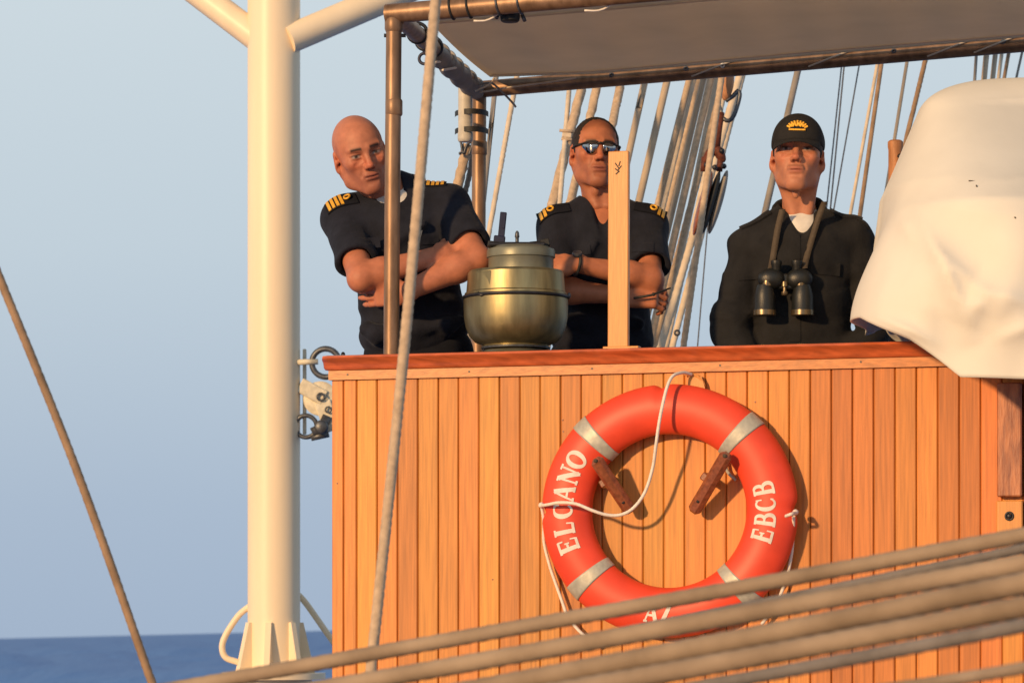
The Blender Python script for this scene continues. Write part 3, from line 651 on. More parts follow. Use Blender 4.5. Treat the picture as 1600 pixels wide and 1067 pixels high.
obj('stem', lathe_vf(V(P(1399, 500, 10.6)[0], 10.6, DECK), [(11 * ws, 0), (11 * ws, .8), (11 * ws, float(P(0, 235, 10.6)[2]) - DECK), (12 * ws, float(P(0, 230, 10.6)[2]) - DECK), (12 * ws, float(P(0, 222, 10.6)[2]) - DECK), (9 * ws, float(P(0, 219.5, 10.6)[2]) - DECK)], 28), M['post_wood'], wp, auto=40)
mb = MB().tube(smooth_path([P(1404, 243, 10.565), P(1409, 247, 10.56), P(1412, 256, 10.565), P(1406, 260, 10.565)], .004), .007, 8); obj('lashing', mb.vf(), M['dark_steel'], wp)

# ------------------------------------------------------------------ brass compass (binnacle)
BD = 10.42; bs = BD / F; bx, bz = P(806, 548, BD)[0], P(806, 548, BD)[2]
bc = thing('ship_compass', (bx, BD, DECK), 'brass compass bowl with grey green lid between the bald man and sunglasses man', 'compass')
zz = lambda y: (548 - y) * bs
obj('pedestal', lathe_vf(V(bx, BD, DECK), [(.15, 0), (.15, .03), (.085, .06), (.08, bz - DECK - .03), (.1, bz - DECK)], 40), M['grey_green'], bc, auto=40)
bw = obj('bowl', lathe_vf(V(bx, BD, bz), [(44 * bs, 0), (49 * bs, zz(546)), (52 * bs, zz(543)), (51 * bs, zz(540)), (64 * bs, zz(535)), (73 * bs, zz(525)), (78.5 * bs, zz(511)), (81 * bs, zz(496)), (81.5 * bs, zz(480)), (81.5 * bs, zz(468))], 72), M['brass'], bc, auto=30)
obj('base_ring', ring_vf(V(bx, BD, bz + zz(544)), 52 * bs, 2.2 * bs, V(0, 0, 1), 60, 10), M['steel'], bw)
obj('rim', ring_vf(V(bx, BD, bz + zz(465)), 81.5 * bs, 2.6 * bs, V(0, 0, 1), 72, 10), M['dark_steel'], bc)
obj('brass_band', lathe_vf(V(bx, BD, bz), [(80 * bs, zz(463)), (80 * bs, zz(459)), (77.5 * bs, zz(457)), (76 * bs, zz(440)), (75 * bs, zz(428)), (72 * bs, zz(424)), (60 * bs, zz(423))], 72), M['brass'], bc, auto=30)
ld = obj('lid', lathe_vf(V(bx + 8 * bs, BD, bz), [(51 * bs, zz(424)), (51 * bs, zz(405)), (51.5 * bs, zz(404)), (53.5 * bs, zz(403)), (53.5 * bs, zz(393)), (52 * bs, zz(390)), (46 * bs, zz(388)), (44 * bs, zz(386))], 72), M['grey_green'], bc, auto=30)
mb = MB().box(P(757, 440, BD - .11), (14 * bs, .004, 16 * bs), rotz(-.75), .002); obj('latch_plate', mb.vf(), M['brass'], bc, smooth=False)
mb = MB().tube([P(746, 458, BD - .12), P(752, 461, BD - .125), P(762, 459, BD - .13)], .005, 8); obj('latch', mb.vf(), M['dark_steel'], bc)
mb = MB().box(P(784.5, 356, BD), (5.2 * bs, .012, 24 * bs), roty(.10), .002); mb.box(P(780, 378, BD), (9 * bs, .016, 9 * bs), roty(.1), .003); mb.box(P(788, 345, BD - .014), (1.6 * bs, .003, 12 * bs), roty(.1), .001); obj('azimuth_sight', mb.vf(), M['blue_black'], bc, smooth=False)
obj('knob', lathe_vf(P(808, 386, BD), [(.008, 0), (.008, .012), (.0055, .016), (.0055, .028), (.0075, .031), (.006, .044), (.003, .05)], 16), M['steel'], bc, auto=40)
mb = MB().box(P(808, 384, BD), (44 * bs, .05, 3.2 * bs), None, .004); mb.box(P(840, 382, BD), (14 * bs, .02, 4.5 * bs), roty(-.1), .004); obj('sight_ring', mb.vf(), M['dark_steel'], bc, smooth=False)
mb = MB().box(P(772, 383, BD - .01), (10 * bs, .02, 5 * bs), roty(.15), .003); obj('sight_clamp', mb.vf(), M['black'], bc, smooth=False)
mb = MB().box(P(852, 380, BD - .01), (7 * bs, .02, 6 * bs), roty(-.2), .003); obj('sight_mirror', mb.vf(), M['black'], bc, smooth=False)
sc_ = MB().add(*ellip_vf(P(889, 462, BD - .03), (.006, .006, .010))); obj('side_screw', sc_.vf(), M['steel'], bc)

# ------------------------------------------------------------------ cream canvas cover at the right
def cover_vf():
    nr, nc = 120, 260; v = []; f = []
    prof = [(0, .0), (.10, .02), (.26, .06), (.34, .10), (.385, .16)]
    cx, cy = 1.625, 10.02
    ztop = float(P(0, 134, 10.12)[2])
    hem_base = float(P(0, 590, 9.36)[2])
    for i in range(nr):
        t = i / (nr - 1)
        for k in range(nc):
            a = 2 * PI * k / nc; ca_, sa_ = math.cos(a), math.sin(a)
            # hem height round the cover: front hangs low, left side is lifted over the rail
            left = max(0, -ca_); front = max(0, -sa_)
            hem = hem_base + ((.105 + .07 * max(0, min(1, (left - .70) / .14))) * max(0, min(1, (left - .57) / .13)) + .05 * (1 if ca_ > .5 else 0)) + .10 * max(0, sa_) - .012 * math.sin(3 * a)
            if t < .30:
                q = t / .30; shr = math.sin(q * PI / 2) ** .5; z = ztop - (1 - math.cos(q * PI / 2)) * .09
            else:
                q = (t - .30) / .70; shr = 1.0 + .0 * q; z = ztop - .09 - q * (ztop - .09 - hem)
            drop = max(0, ztop - z)
            q_ = min(1, drop / .36); ex = .365 + .125 * q_ + .01 * drop; ey = (.10 + .60 * min(1, drop / .44) ** .9) if sa_ < 0 else (.16 + .14 * min(1, drop / .3))
            p4 = 3.2
            rr_ = (abs(ca_) ** p4 + abs(sa_) ** p4) ** (-1 / p4)
            tw_ = max(0, min(1, (drop - .30) / .32)); tw_ = 1 - tw_ * tw_ * (3 - 2 * tw_)   # upper front sheared away from the sun, its darker shading put into the shape
            x = cx + ex * shr * rr_ * ca_; y = cy + ey * shr * rr_ * sa_ + .34 * (ex * shr * rr_ * ca_ + .36) * tw_ * min(1, drop / .1)
            # flare towards the lower left corner
            fl = max(0, min(1, (drop - .36) / .42)); fl = fl * fl * (3 - 2 * fl)
            x -= fl * .175 * left ** 1.5 * math.exp(-((a - 3.75) / .42) ** 2)
            y -= fl * .03 * math.exp(-((a - 3.75) / .35) ** 2)
            x -= .035 * left * min(1, drop / .5)
            # hanging folds
            low = max(0, min(1, (drop - .28) / .5))
            amp = .018 * low
            w = math.sin(a * 9 + 1.3 * math.sin(drop * 5)) * amp + math.sin(a * 17 + drop * 6) * amp * .45
            y -= front * w; x -= left * w * .6
            v.append([x, y, z])
    v = np.array(v)
    def ridge(p0, p1, wd, h, sharp=1.0):
        a0 = np.array(p0); b0_ = np.array(p1)
        pxs = 800 + v[:, 0] / v[:, 1] * F; pys = HZ - v[:, 2] / v[:, 1] * F
        q = np.stack([pxs, pys], 1); d = b0_ - a0; L2 = d @ d
        t = np.clip(((q - a0) @ d) / L2, -.15, 1.15); dist = np.linalg.norm(q - (a0 + t[:, None] * d), axis=1)
        fall = np.clip(1 - np.abs(t - .5) * 1.5, 0, 1)
        m = (v[:, 1] < 10.05) * np.exp(-np.abs(dist / wd) ** 1.05) * h * fall ** .7
        v[:, 1] -= m
    ridge((1440, 350), (1512, 515), 24, .062); ridge((1455, 385), (1560, 480), 20, .030); ridge((1440, 430), (1455, 540), 30, .020)
    ridge((1515, 505), (1535, 455), 22, .035); ridge((1535, 450), (1610, 480), 26, .035); ridge((1400, 330), (1425, 380), 16, .03); ridge((1390, 420), (1365, 510), 22, .02)
    ridge((1545, 285), (1650, 275), 6, .010); ridge((1420, 250), (1400, 350), 30, .012); ridge((1380, 500), (1450, 530), 10, .03); ridge((1560, 530), (1640, 500), 22, .03)
    ridge((1430, 320), (1650, 345), 26, .012); ridge((1470, 163), (1700, 150), 3, .006)
    for i in range(nr - 1):
        for k in range(nc):
            k2 = (k + 1) % nc; f.append((i * nc + k, i * nc + k2, (i + 1) * nc + k2, (i + 1) * nc + k))
    f = [q[::-1] for q in f]
    return v, np.array(f)
cvf = cover_vf()
co = obj('canvas_cover', cvf, M['cover'], None, loc=V(1.60, 10.02, cvf[0][:, 2].min())); tag(co, 'big cream canvas cover draped over the right end of the rail', 'canvas cover')
sm = co.modifiers.new('thickness', 'SOLIDIFY'); sm.thickness = .005; sm.offset = 0
mk = MB()
for (x, y, w_, a) in ((1519, 283, 5.5, .05), (1526, 291, 2, 1.2), (1586, 340, 1.4, .9)):
    p = P(x, y, 9.4)
    # sit the stain on the cloth
    d2 = (800 + cvf[0][:, 0] / cvf[0][:, 1] * F - x) ** 2 + (HZ - cvf[0][:, 2] / cvf[0][:, 1] * F - y) ** 2 + (cvf[0][:, 1] > 10.05) * 1e6
    dep = cvf[0][np.argmin(d2), 1]; mk.box(P(x, y, dep - .0045), (w_ * dep / F, .0015, .9 * dep / F), roty(a))
obj('cloth_mark', mk.vf(), M['strap'], co, smooth=False)

# ------------------------------------------------------------------ lifebuoy
LB = thing('lifebuoy', PW(1045, 994, .075), 'orange ring lifebuoy with ELCANO and EBCB lettering hung on the teak wall', 'lifebuoy')
LC = PW(1045, 798, .050); LR, Lr, Ln = .3025, .0745, .048; EZ = V(0, 0, 1); LU = 1.035
def torus_pt(ang, phi, lift=0.0):
    dent = 0
    for a0, w in ((1.62, .035), (0.0, .055), (PI, .04), (-PI, .04), (2 * PI, .055)):
        dent += .17 * math.exp(-((ang - a0) / w) ** 2)
    out = max(0, math.cos(phi)); k = 1 - dent * out
    rad = LR + (Lr * k + lift) * math.cos(phi); nn_ = (Ln * (1 - dent * .5 * out) + lift) * math.sin(phi)
    return LC + UW * (rad * math.cos(ang) * LU) + EZ * (rad * math.sin(ang)) + NW * nn_
def torus_patch(a0, a1, na, p0, p1, npn, lift=0.0, closed=False):
    v = []; f = []
    for i in range(na + (0 if closed else 1)):
        a = a0 + (a1 - a0) * i / na
        for j in range(npn): v.append(torus_pt(a, p0 + (p1 - p0) * j / npn, lift))
    rows = na if closed else na
    nrow = na if closed else na + 1
    for i in range(rows):
        i2 = (i + 1) % nrow
        for j in range(npn): j2 = (j + 1) % npn; f.append((i * npn + j, i2 * npn + j, i2 * npn + j2, i * npn + j2))
    return v, f
bo = obj('ring', torus_patch(0, 2 * PI, 220, 0, 2 * PI, 40, 0, True), M['buoy'], LB)
for d in (46, 134.5, 221, 313):
    a = math.radians(d); w = .066
    v, f = torus_patch(a - w, a + w, 8, 0, 2 * PI, 40, .0022); o = obj('reflective_band', (v, f), M['band'], LB)
    sm = o.modifiers.new('thickness', 'SOLIDIFY'); sm.thickness = .002
# --- serif letters, drawn as strokes in a unit box and laid on the ring
def arc(cx, cy, rx, ry, a0, a1, n=14, w0=.08, w1=.2, ph=PI):
    """arc whose width swells towards direction ph"""
    out = []
    for i in range(n + 1):
        a = math.radians(a0 + (a1 - a0) * i / n); out.append((cx + rx * math.cos(a), cy + ry * math.sin(a), w0 + (w1 - w0) * max(0, math.cos(a - ph)) ** 1.5))
    return out
def ln(x0, y0, x1, y1, w, w2=None, n=6):
    return [(x0 + (x1 - x0) * i / n, y0 + (y1 - y0) * i / n, w + ((w2 or w) - w) * i / n) for i in range(n + 1)]
GL = {
 'E': [ln(.2, 0, .2, 1, .2), ln(.02, .955, .74, .955, .09), ln(.02, .045, .78, .045, .09), ln(.2, .52, .56, .52, .08), ln(.71, .96, .73, .70, .07, .05), ln(.75, .04, .78, .32, .07, .05), ln(.56, .40, .56, .64, .06)],
 'L': [ln(.2, 0, .2, 1, .2), ln(.02, .965, .4, .965, .07), ln(.02, .045, .72, .045, .09), ln(.70, .04, .73, .34, .08, .05)],
 'C': [arc(.47, .5, .38, .45, 48, 312, 22, .07, .22, PI), ln(.73, .96, .75, .66, .06), ln(.72, .10, .76, .24, .06)],
 'A': [ln(.06, .03, .44, 1, .08), ln(.43, 1, .80, .03, .2), ln(.2, .34, .64, .34, .07), ln(-.04, .035, .22, .035, .07), ln(.6, .035, .96, .035, .07)],
 'N': [ln(.16, .03, .16, .97, .08), ln(.14, .96, .82, .04, .2), ln(.82, .0, .82, .97, .08), ln(.0, .965, .22, .965, .07), ln(.02, .035, .32, .035, .07), ln(.66, .965, .98, .965, .07)],
 'O': [arc(.46, .5, .38, .45, 0, 360, 34, .09, .21, PI), arc(.46, .5, .38, .45, -90, 90, 18, .09, .21, 0)],
 'B': [ln(.2, 0, .2, 1, .2), ln(.02, .96, .42, .96, .08), ln(.02, .04, .46, .04, .08), ln(.2, .52, .46, .52, .07), arc(.42, .74, .27, .22, -90, 90, 14, .07, .19, 0), arc(.46, .28, .31, .24, -90, 90, 14, .07, .2, 0)],
 'Z': [ln(.06, .95, .8, .95, .09), ln(.74, .94, .1, .06, .2), ln(.04, .05, .84, .05, .09), ln(.08, .96, .08, .72, .06), ln(.82, .04, .82, .3, .06)],
}
def letter(ch, mapf):
    v = []; f = []
    for si, st in enumerate(GL[ch]):
        p = np.array([(x, y) for x, y, w in st]); t = np.gradient(p, axis=0); t /= np.linalg.norm(t, axis=1)[:, None] + 1e-9; nr_ = np.stack([-t[:, 1], t[:, 0]], 1)
        b = len(v)
        for i, (x, y, w) in enumerate(st):
            for s in (-.5, 0, .5): q = p[i] + nr_[i] * (w * 1.22 + .02) * s; v.append(mapf(q[0], q[1], .0016 + .00022 * si))
        for i in range(len(st) - 1):
            for s in (0, 1): a = b + i * 3 + s; f.append((a, a + 3, a + 4, a + 1))
    return v, f
def lay(text, start, step, hgt, wid, sign, r_off, outward):
    for i, ch in enumerate(text):
        def mf(x, y, lift, i=i):
            ang = start + sign * (i * step + x * wid)
            off = ((y - .5) * hgt * (1 if outward else -1)) + r_off
            phi = math.acos(max(-.98, min(.98, off / Lr))); return torus_pt(ang, phi, lift)
        obj('letter', letter(ch, mf), M['letter'], bo, smooth=False)
lay('ELCANO', math.radians(203.5), math.radians(9.9), .060, math.radians(9.3), -1, .002, True)
lay('EBCB', math.radians(-18.5), math.radians(8.9), .060, math.radians(8.4), 1, -.010, False)
lay('AZ', math.radians(259), math.radians(8.6), .060, math.radians(7.6), 1, .000, False)
# --- cord round the ring
def wp_(px, py, off): return PW(px, py, off)
cords = [[(1080, 585, .03), (1068, 582, .06), (1052, 587, .10), (1043, 603, .13), (1036, 630, .150), (1030, 660, .152), (1025, 695, .145), (1020, 730, .125), (1008, 768, .12), (990, 793, .125), (970, 804, .132), (948, 804, .14), (925, 797, .152), (900, 787, .155), (875, 785, .145), (857, 788, .12), (846, 790, .075)],
         [(846, 789, .07), (850, 815, .05), (850, 845, .035), (858, 880, .03), (868, 910, .03), (878, 938, .03), (886, 962, .03)],
         [(1243, 801, .10), (1236, 803, .13), (1228, 806, .115)], [(1240, 806, .08), (1239, 840, .045), (1236, 870, .035), (1228, 905, .03), (1212, 945, .03), (1190, 975, .03)],
         [(886, 962, .03), (905, 985, .03), (930, 1008, .04)]]
for c in cords:
    obj('grab_cord', rope_vf([wp_(*q) for q in c], .0052, pitch=.03, depth=.18, n=12), M['rope_white'], LB)
for (x, y, a) in ((1243, 800, 0), (846, 789, 0)):
    obj('cord_whipping', ellip_vf(wp_(x, y, .08), (.009, .016, .009)), M['rope_white'], LB)
# --- wooden pegs that carry the ring
for (x0, y0, x1, y1, lab) in ((930, 716, 986, 800, 'dark wooden peg at the left inside the lifebuoy ring'), (1137, 708, 1083, 800, 'dark wooden peg at the right inside the lifebuoy ring')):
    a = wp_(x0, y0, .128); b = wp_(x1, y1, .055); t = thing('hanger_peg', wp_(x1, y1, .02), lab, 'peg')
    Rp = basis(b - a, NW); mb = MB().box((a + b) / 2, (float(np.linalg.norm(b - a)) / 2, .0195, .0165), Rp, .0105); pg = obj('peg', mb.vf(), M['dark_wood'], t, smooth=False)
    c = wp_(x1 + (x0 - x1) * .55, y1 + (y0 - y1) * .55, .0); mb = MB().box(c + NW * .036, (.012, .02, .038), np.stack([nrm(b - a - NW * np.dot(b - a, NW)), np.cross(NW, nrm(b - a - NW * np.dot(b - a, NW))), NW], 1), .003); obj('standoff', mb.vf(), M['dark_wood'], t, smooth=False)
    e = a + (b - a) * .82 + NW * .018; obj('bolt_hole', lathe_vf(e, [(.005, -.004), (.005, .0006)], 12, np.stack([UW, EZ, NW], 1)), M['black'], pg)
    e = a + (b - a) * .05 + NW * .017; obj('bolt_hole', lathe_vf(e, [(.006, -.004), (.006, .001)], 12, np.stack([UW, EZ, NW], 1)), M['strap'], pg)
for (pts, lab) in (([(1128, 712), (1133, 722), (1137, 737), (1150, 750)], 'small pale metal clip by the right wooden peg'), ([(1068, 584), (1090, 588), (1100, 604), (1084, 606)], 'small pale triangular lug above the lifebuoy')):
    q = [wp_(x, y, .02) for x, y in pts]; mb = MB().tube(smooth_path(q, .006), .005, 10)
    if 'lug' in lab: mb.add([wp_(1076, 588, .004), wp_(1096, 588, .004), wp_(1102, 608, .004), wp_(1074, 608, .004)] + [wp_(1076, 588, .022), wp_(1096, 588, .022), wp_(1102, 608, .03), wp_(1074, 608, .03)], [(3, 2, 1, 0), (4, 5, 6, 7), (0, 1, 5, 4), (1, 2, 6, 5), (2, 3, 7, 6), (3, 0, 4, 7)])
    tag(obj('wall_clip', mb.vf(), M['pale_wood'] if 'lug' in lab else M['band'], None, smooth=False, loc=wp_(pts[0][0], pts[0][1], 0)), lab, 'clip')
from mathutils.bvhtree import BVHTree
# ------------------------------------------------------------------ people: distance fields turned into one skin
class Field:
    def __init__(s, lo, hi, h):
        s.lo = np.asarray(lo, float); s.h = h; s.n = np.ceil((np.asarray(hi) - s.lo) / h).astype(int) + 1
        s.d = np.full(s.n, .05, np.float32); s.ax = [s.lo[i] + h * np.arange(s.n[i]) for i in range(3)]
    def _sl(s, c, rad):
        a = np.maximum(0, np.floor((np.asarray(c) - rad - s.lo) / s.h).astype(int)); b = np.minimum(s.n, np.ceil((np.asarray(c) + rad - s.lo) / s.h).astype(int) + 1)
        if np.any(b <= a): return None
        return tuple(slice(int(a[i]), int(b[i])) for i in range(3))
    def op(s, prim, k=.01, mode='add', fr=None):
        """prim = (function, centre, bounding radius); fr = (origin, rotation, scale)"""
        fn, c, rad = prim
        if fr is not None: o, R, sc = fr; cw = o + R @ (np.asarray(c) * sc); rw = rad * sc
        else: cw, rw = c, rad
        sl = s._sl(cw, rw + k + 3 * s.h)
        if sl is None: return s
        x = s.ax[0][sl[0]][:, None, None]; y = s.ax[1][sl[1]][None, :, None]; z = s.ax[2][sl[2]][None, None, :]
        if fr is not None:
            dx, dy, dz = x - o[0], y - o[1], z - o[2]
            lx = (R[0, 0] * dx + R[1, 0] * dy + R[2, 0] * dz) / sc; ly = (R[0, 1] * dx + R[1, 1] * dy + R[2, 1] * dz) / sc; lz = (R[0, 2] * dx + R[1, 2] * dy + R[2, 2] * dz) / sc
            f = fn(lx, ly, lz) * sc
        else: f = fn(x, y, z)
        d = s.d[sl]; f = np.broadcast_to(f, d.shape)
        if mode == 'add':
            h_ = np.clip(k - np.abs(d - f), 0, None) / k; s.d[sl] = np.minimum(d, f) - h_ * h_ * k * .25
        elif mode == 'sub':
            g = -f; h_ = np.clip(k - np.abs(d - g), 0, None) / k; s.d[sl] = np.maximum(d, g) + h_ * h_ * k * .25
        return s
    def warp(s, fn):
        x = s.ax[0][:, None, None]; y = s.ax[1][None, :, None]; z = s.ax[2][None, None, :]
        s.d += fn(x, y, z).astype(np.float32); return s
    def mesh(s):
        d = s.d; neg = d < 0; nx, ny, nz = d.shape
        cnt = np.zeros((nx - 1, ny - 1, nz - 1), np.int8)
        for i in (0, 1):
            for j in (0, 1):
                for k in (0, 1): cnt += neg[i:nx - 1 + i, j:ny - 1 + j, k:nz - 1 + k]
        act = (cnt > 0) & (cnt < 8); I = np.argwhere(act); ids = np.full(act.shape, -1, np.int32); ids[act] = np.arange(len(I))
        cs = [(i, j, k) for i in (0, 1) for j in (0, 1) for k in (0, 1)]
        val = {c: d[I[:, 0] + c[0], I[:, 1] + c[1], I[:, 2] + c[2]] for c in cs}
        acc = np.zeros((len(I), 3)); num = np.zeros(len(I))
        for c in cs:
            for a in range(3):
                if c[a] == 0:
                    e = list(c); e[a] = 1; e = tuple(e); va, vb = val[c], val[e]; m = (va < 0) != (vb < 0)
                    t = np.where(m, va / np.where(m, va - vb, 1), 0)
                    for b in range(3): acc[:, b] += np.where(m, c[b] + (t if b == a else 0), 0)
                    num += m
        v = s.lo + (I + acc / num[:, None]) * s.h; quads = []
        for a in range(3):
            b, c = (a + 1) % 3, (a + 2) % 3
            s0 = [slice(None)] * 3; s1 = [slice(None)] * 3; s0[a] = slice(0, -1); s1[a] = slice(1, None)
            ch = neg[tuple(s0)] != neg[tuple(s1)]; E = np.argwhere(ch)
            ok = (E[:, b] > 0) & (E[:, c] > 0) & (E[:, b] < d.shape[b] - 1) & (E[:, c] < d.shape[c] - 1); E = E[ok]
            fl = neg[E[:, 0], E[:, 1], E[:, 2]]; q = []
            for (db_, dc_) in ((-1, -1), (0, -1), (0, 0), (-1, 0)):
                J = E.copy(); J[:, b] += db_; J[:, c] += dc_; q.append(ids[J[:, 0], J[:, 1], J[:, 2]])
            q = np.stack(q, 1); q[~fl] = q[~fl][:, ::-1]; quads.append(q)
        return v, np.concatenate(quads)
def ell(c, r, R=None):
    c = np.asarray(c, float); r = np.asarray(r, float)
    def fn(x, y, z):
        x, y, z = x - c[0], y - c[1], z - c[2]
        if R is not None: x, y, z = R[0, 0] * x + R[1, 0] * y + R[2, 0] * z, R[0, 1] * x + R[1, 1] * y + R[2, 1] * z, R[0, 2] * x + R[1, 2] * y + R[2, 2] * z
        k0 = np.sqrt((x / r[0]) ** 2 + (y / r[1]) ** 2 + (z / r[2]) ** 2); k1 = np.sqrt((x / r[0] ** 2) ** 2 + (y / r[1] ** 2) ** 2 + (z / r[2] ** 2) ** 2) + 1e-9
        return k0 * (k0 - 1) / k1
    return fn, c, float(r.max())
def cap(a, b, ra, rb=None, flat=None):
    """tapered capsule; flat = (direction, factor) squeezes the section"""
    a = np.asarray(a, float); b = np.asarray(b, float); rb = ra if rb is None else rb; d = b - a; L2 = float(d @ d) + 1e-12
    def fn(x, y, z):
        px, py, pz = x - a[0], y - a[1], z - a[2]; t = np.clip((px * d[0] + py * d[1] + pz * d[2]) / L2, 0, 1)
        qx, qy, qz = px - t * d[0], py - t * d[1], pz - t * d[2]
        if flat is not None:
            n_, k_ = flat; w = qx * n_[0] + qy * n_[1] + qz * n_[2]; qx, qy, qz = qx + n_[0] * w * (k_ - 1), qy + n_[1] * w * (k_ - 1), qz + n_[2] * w * (k_ - 1)
        return np.sqrt(qx * qx + qy * qy + qz * qz) - (ra + (rb - ra) * t)
    return fn, (a + b) / 2, math.sqrt(L2) / 2 + max(ra, rb)
def bxs(c, h, r, R=None):
    c = np.asarray(c, float)
    def fn(x, y, z):
        x, y, z = x - c[0], y - c[1], z - c[2]
        if R is not None: x, y, z = R[0, 0] * x + R[1, 0] * y + R[2, 0] * z, R[0, 1] * x + R[1, 1] * y + R[2, 1] * z, R[0, 2] * x + R[1, 2] * y + R[2, 2] * z
        qx, qy, qz = np.abs(x) - h[0] + r, np.abs(y) - h[1] + r, np.abs(z) - h[2] + r
        return np.sqrt(np.maximum(qx, 0) ** 2 + np.maximum(qy, 0) ** 2 + np.maximum(qz, 0) ** 2) + np.minimum(np.maximum(qx, np.maximum(qy, qz)), 0) - r
    return fn, c, float(np.linalg.norm(h))

def head_ops(F_, fr, p):
    """skull, face and ears; local frame: x right, y back, z up, origin between the ears"""
    A = lambda pr, k=.012: F_.op(pr, k, 'add', fr); S = lambda pr, k=.008: F_.op(pr, k, 'sub', fr)
    jw = p.get('jaw', 1.0)
    A(ell((0, .014, .036), (.0755, .094, .087))); A(ell((0, -.026, .030), (.064, .066, .070)), .03)
    A(ell((0, -.030, -.030), (.061, .060, .078)), .03)
    for s in (-1, 1):
        A(cap((s * .055 * jw, .006, -.045), (s * .050 * jw, -.012, -.074), .016, .016), .03)
        A(cap((s * .050 * jw, -.012, -.074), (s * .016, -.070, -.104), .016, .0155), .025)
        A(ell((s * .045, -.060, -.014), (.019, .022, .016)), .025)
    A(ell((0, -.076, -.098), (.022, .020, .018)), .02)
    A(ell((0, -.071, -.062), (.035, .0255, .033)), .02)
    for s in (-1, 1):
        S(ell((s * .0325, -.100, .007), (.0235, .021, .0165)), .013)
        A(cap((s * .012, -.0905, .0265), (s * .046, -.076, .029), .0085, .007), .014)
        A(ell((s * .0325, -.0745, .006), (.0145, .0125, .0125)), .005)
        A(cap((s * .019, -.084, .0125), (s * .046, -.078, .0115), .0035), .006)     # upper lid
        A(cap((s * .020, -.084, .000), (s * .045, -.078, .001), .0028), .006)      # lower lid
        S(cap((s * .020, -.0905, -.008), (s * .040, -.088, -.018), .0012), .012)
    A(cap((0, -.089, .018), (0, -.104, -.012), .0085, .0095), .012); A(ell((0, -.111, -.027), (.0125, .0125, .011)), .010)
    for s in (-1, 1):
        A(ell((s * .0125, -.099, -.032), (.0075, .0105, .0075)), .008); S(ell((s * .006, -.107, -.0395), (.0035, .005, .004)), .004)
        S(cap((s * .022, -.094, -.034), (s * .031, -.088, -.056), .0022), .010)
    S(cap((0, -.106, -.043), (0, -.104, -.050), .002), .006)
    A(ell((0, -.0935, -.0570), (.022, .0072, .0052)), .008); A(ell((0, -.0925, -.0685), (.0195, .0075, .0062)), .008)
    S(cap((-.025, -.0975, -.0628), (.025, -.0975, -.0628), .0018), .004); S(cap((-.012, -.099, -.081), (.012, -.099, -.081), .003), .012)
    for s in (-1, 1):
        Re = rotz(s * .38) @ rotx(-.2)
        A(ell((s * .079, .012, -.004), (.0075, .0185, .0315), Re), .007); S(ell((s * .087, .006, .000), (.006, .0105, .018), Re), .006)
        A(ell((s * .077, .003, -.030), (.007, .0085, .010)), .006); A(ell((s * .077, -.004, -.004), (.005, .004, .007)), .005)
def sm(a, b, x): t = np.clip((x - a) / (b - a), 0, 1); return t * t * (3 - 2 * t)
def head_colour(v, fr, p):
    o, R, sc = fr; q = ((v - o) @ R) / sc; x, y, z = q[:, 0], q[:, 1], q[:, 2]; ax_ = np.abs(x)
    base = np.array(p['skin']); c = np.tile(base, (len(v), 1))
    def mixc(col, w): c[:] = c * (1 - w[:, None]) + np.array(col) * w[:, None]
    front = sm(-.05, -.075, y)
    red = base * np.array((1.05, .74, .70))
    mixc(red, front * np.exp(-(x / .016) ** 2 - ((z + .025) / .016) ** 2) * .8)                       # nose
    mixc(red, front * np.exp(-((ax_ - .042) / .018) ** 2 - ((z + .02) / .018) ** 2) * .6)             # cheeks
    mixc(red * .97, sm(.062, .075, ax_) * np.exp(-((z) / .04) ** 2) * .5)                             # ears
    if p.get('stubble'): mixc(base * np.array((.62, .60, .66)), front * sm(-.035, -.05, z) * p['stubble'] * (1 - .0 * x)); mixc(base * np.array((.62, .60, .66)), sm(-.03, -.06, z) * sm(.02, .0, y) * p['stubble'] * .8)
    mixc(np.array(p.get('lips', (.34, .105, .075))), front * np.exp(-(ax_ / .021) ** 4 - ((z + .0625) / .0105) ** 4) * .8)
    if p.get('moustache'): mixc((.10, .045, .025), front * np.exp(-(ax_ / .026) ** 4 - ((z + .049) / .0045) ** 2) * p['moustache'])
    bz_ = .0270 + .0012 * np.sin(np.clip((ax_ - .012) / .036, 0, 1) * PI)
    mixc(p.get('brow', (.05, .025, .015)), sm(-.06, -.07, y) * np.exp(-((z - bz_) / .0056) ** 2) * sm(.010, .016, ax_) * sm(.050, .043, ax_) * p.get('browk', .85))
    mixc(base * np.array((.60, .52, .50)), front * np.exp(-((ax_ - .0325) / .019) ** 4 - ((z - .006) / .0115) ** 4) * .6)      # darker skin round the eyes
    if p.get('eyes') == 'open':
        e = np.exp(-((ax_ - .0325) / .0125) ** 4 - ((z - .0062) / .0046) ** 4) * sm(-.065, -.072, y)
        mixc((.45, .40, .36), e * .9); mixc((.03, .02, .015), e * np.exp(-((x - np.sign(x) * .0325) / .0055) ** 4))
    if p.get('eyes'):
        mixc((.03, .015, .012), np.exp(-((ax_ - .0325) / .015) ** 4 - ((z - (.0105 if p['eyes'] == 'open' else .0025)) / (.0022 if p['eyes'] == 'open' else .0042)) ** 2) * sm(-.065, -.072, y) * .92)
    mixc((.13, .035, .028), front * np.exp(-(ax_ / .024) ** 6 - ((z + .0628) / .0019) ** 2) * .75); mixc((.08, .025, .02), front * np.exp(-((ax_ - .0065) / .004) ** 2 - ((z + .0385) / .0035) ** 2) * sm(-.085, -.095, y) * .8)
    if p.get('crop'): # shaved dark hair on the scalp
        k = np.clip(sm(.035, .060, z + y * .3) * sm(-.092, -.060, y) + sm(.0, .03, y) * sm(-.03, .0, z), 0, 1) * p['crop']; mixc(base * np.array((.45, .42, .42)), k)
    return c
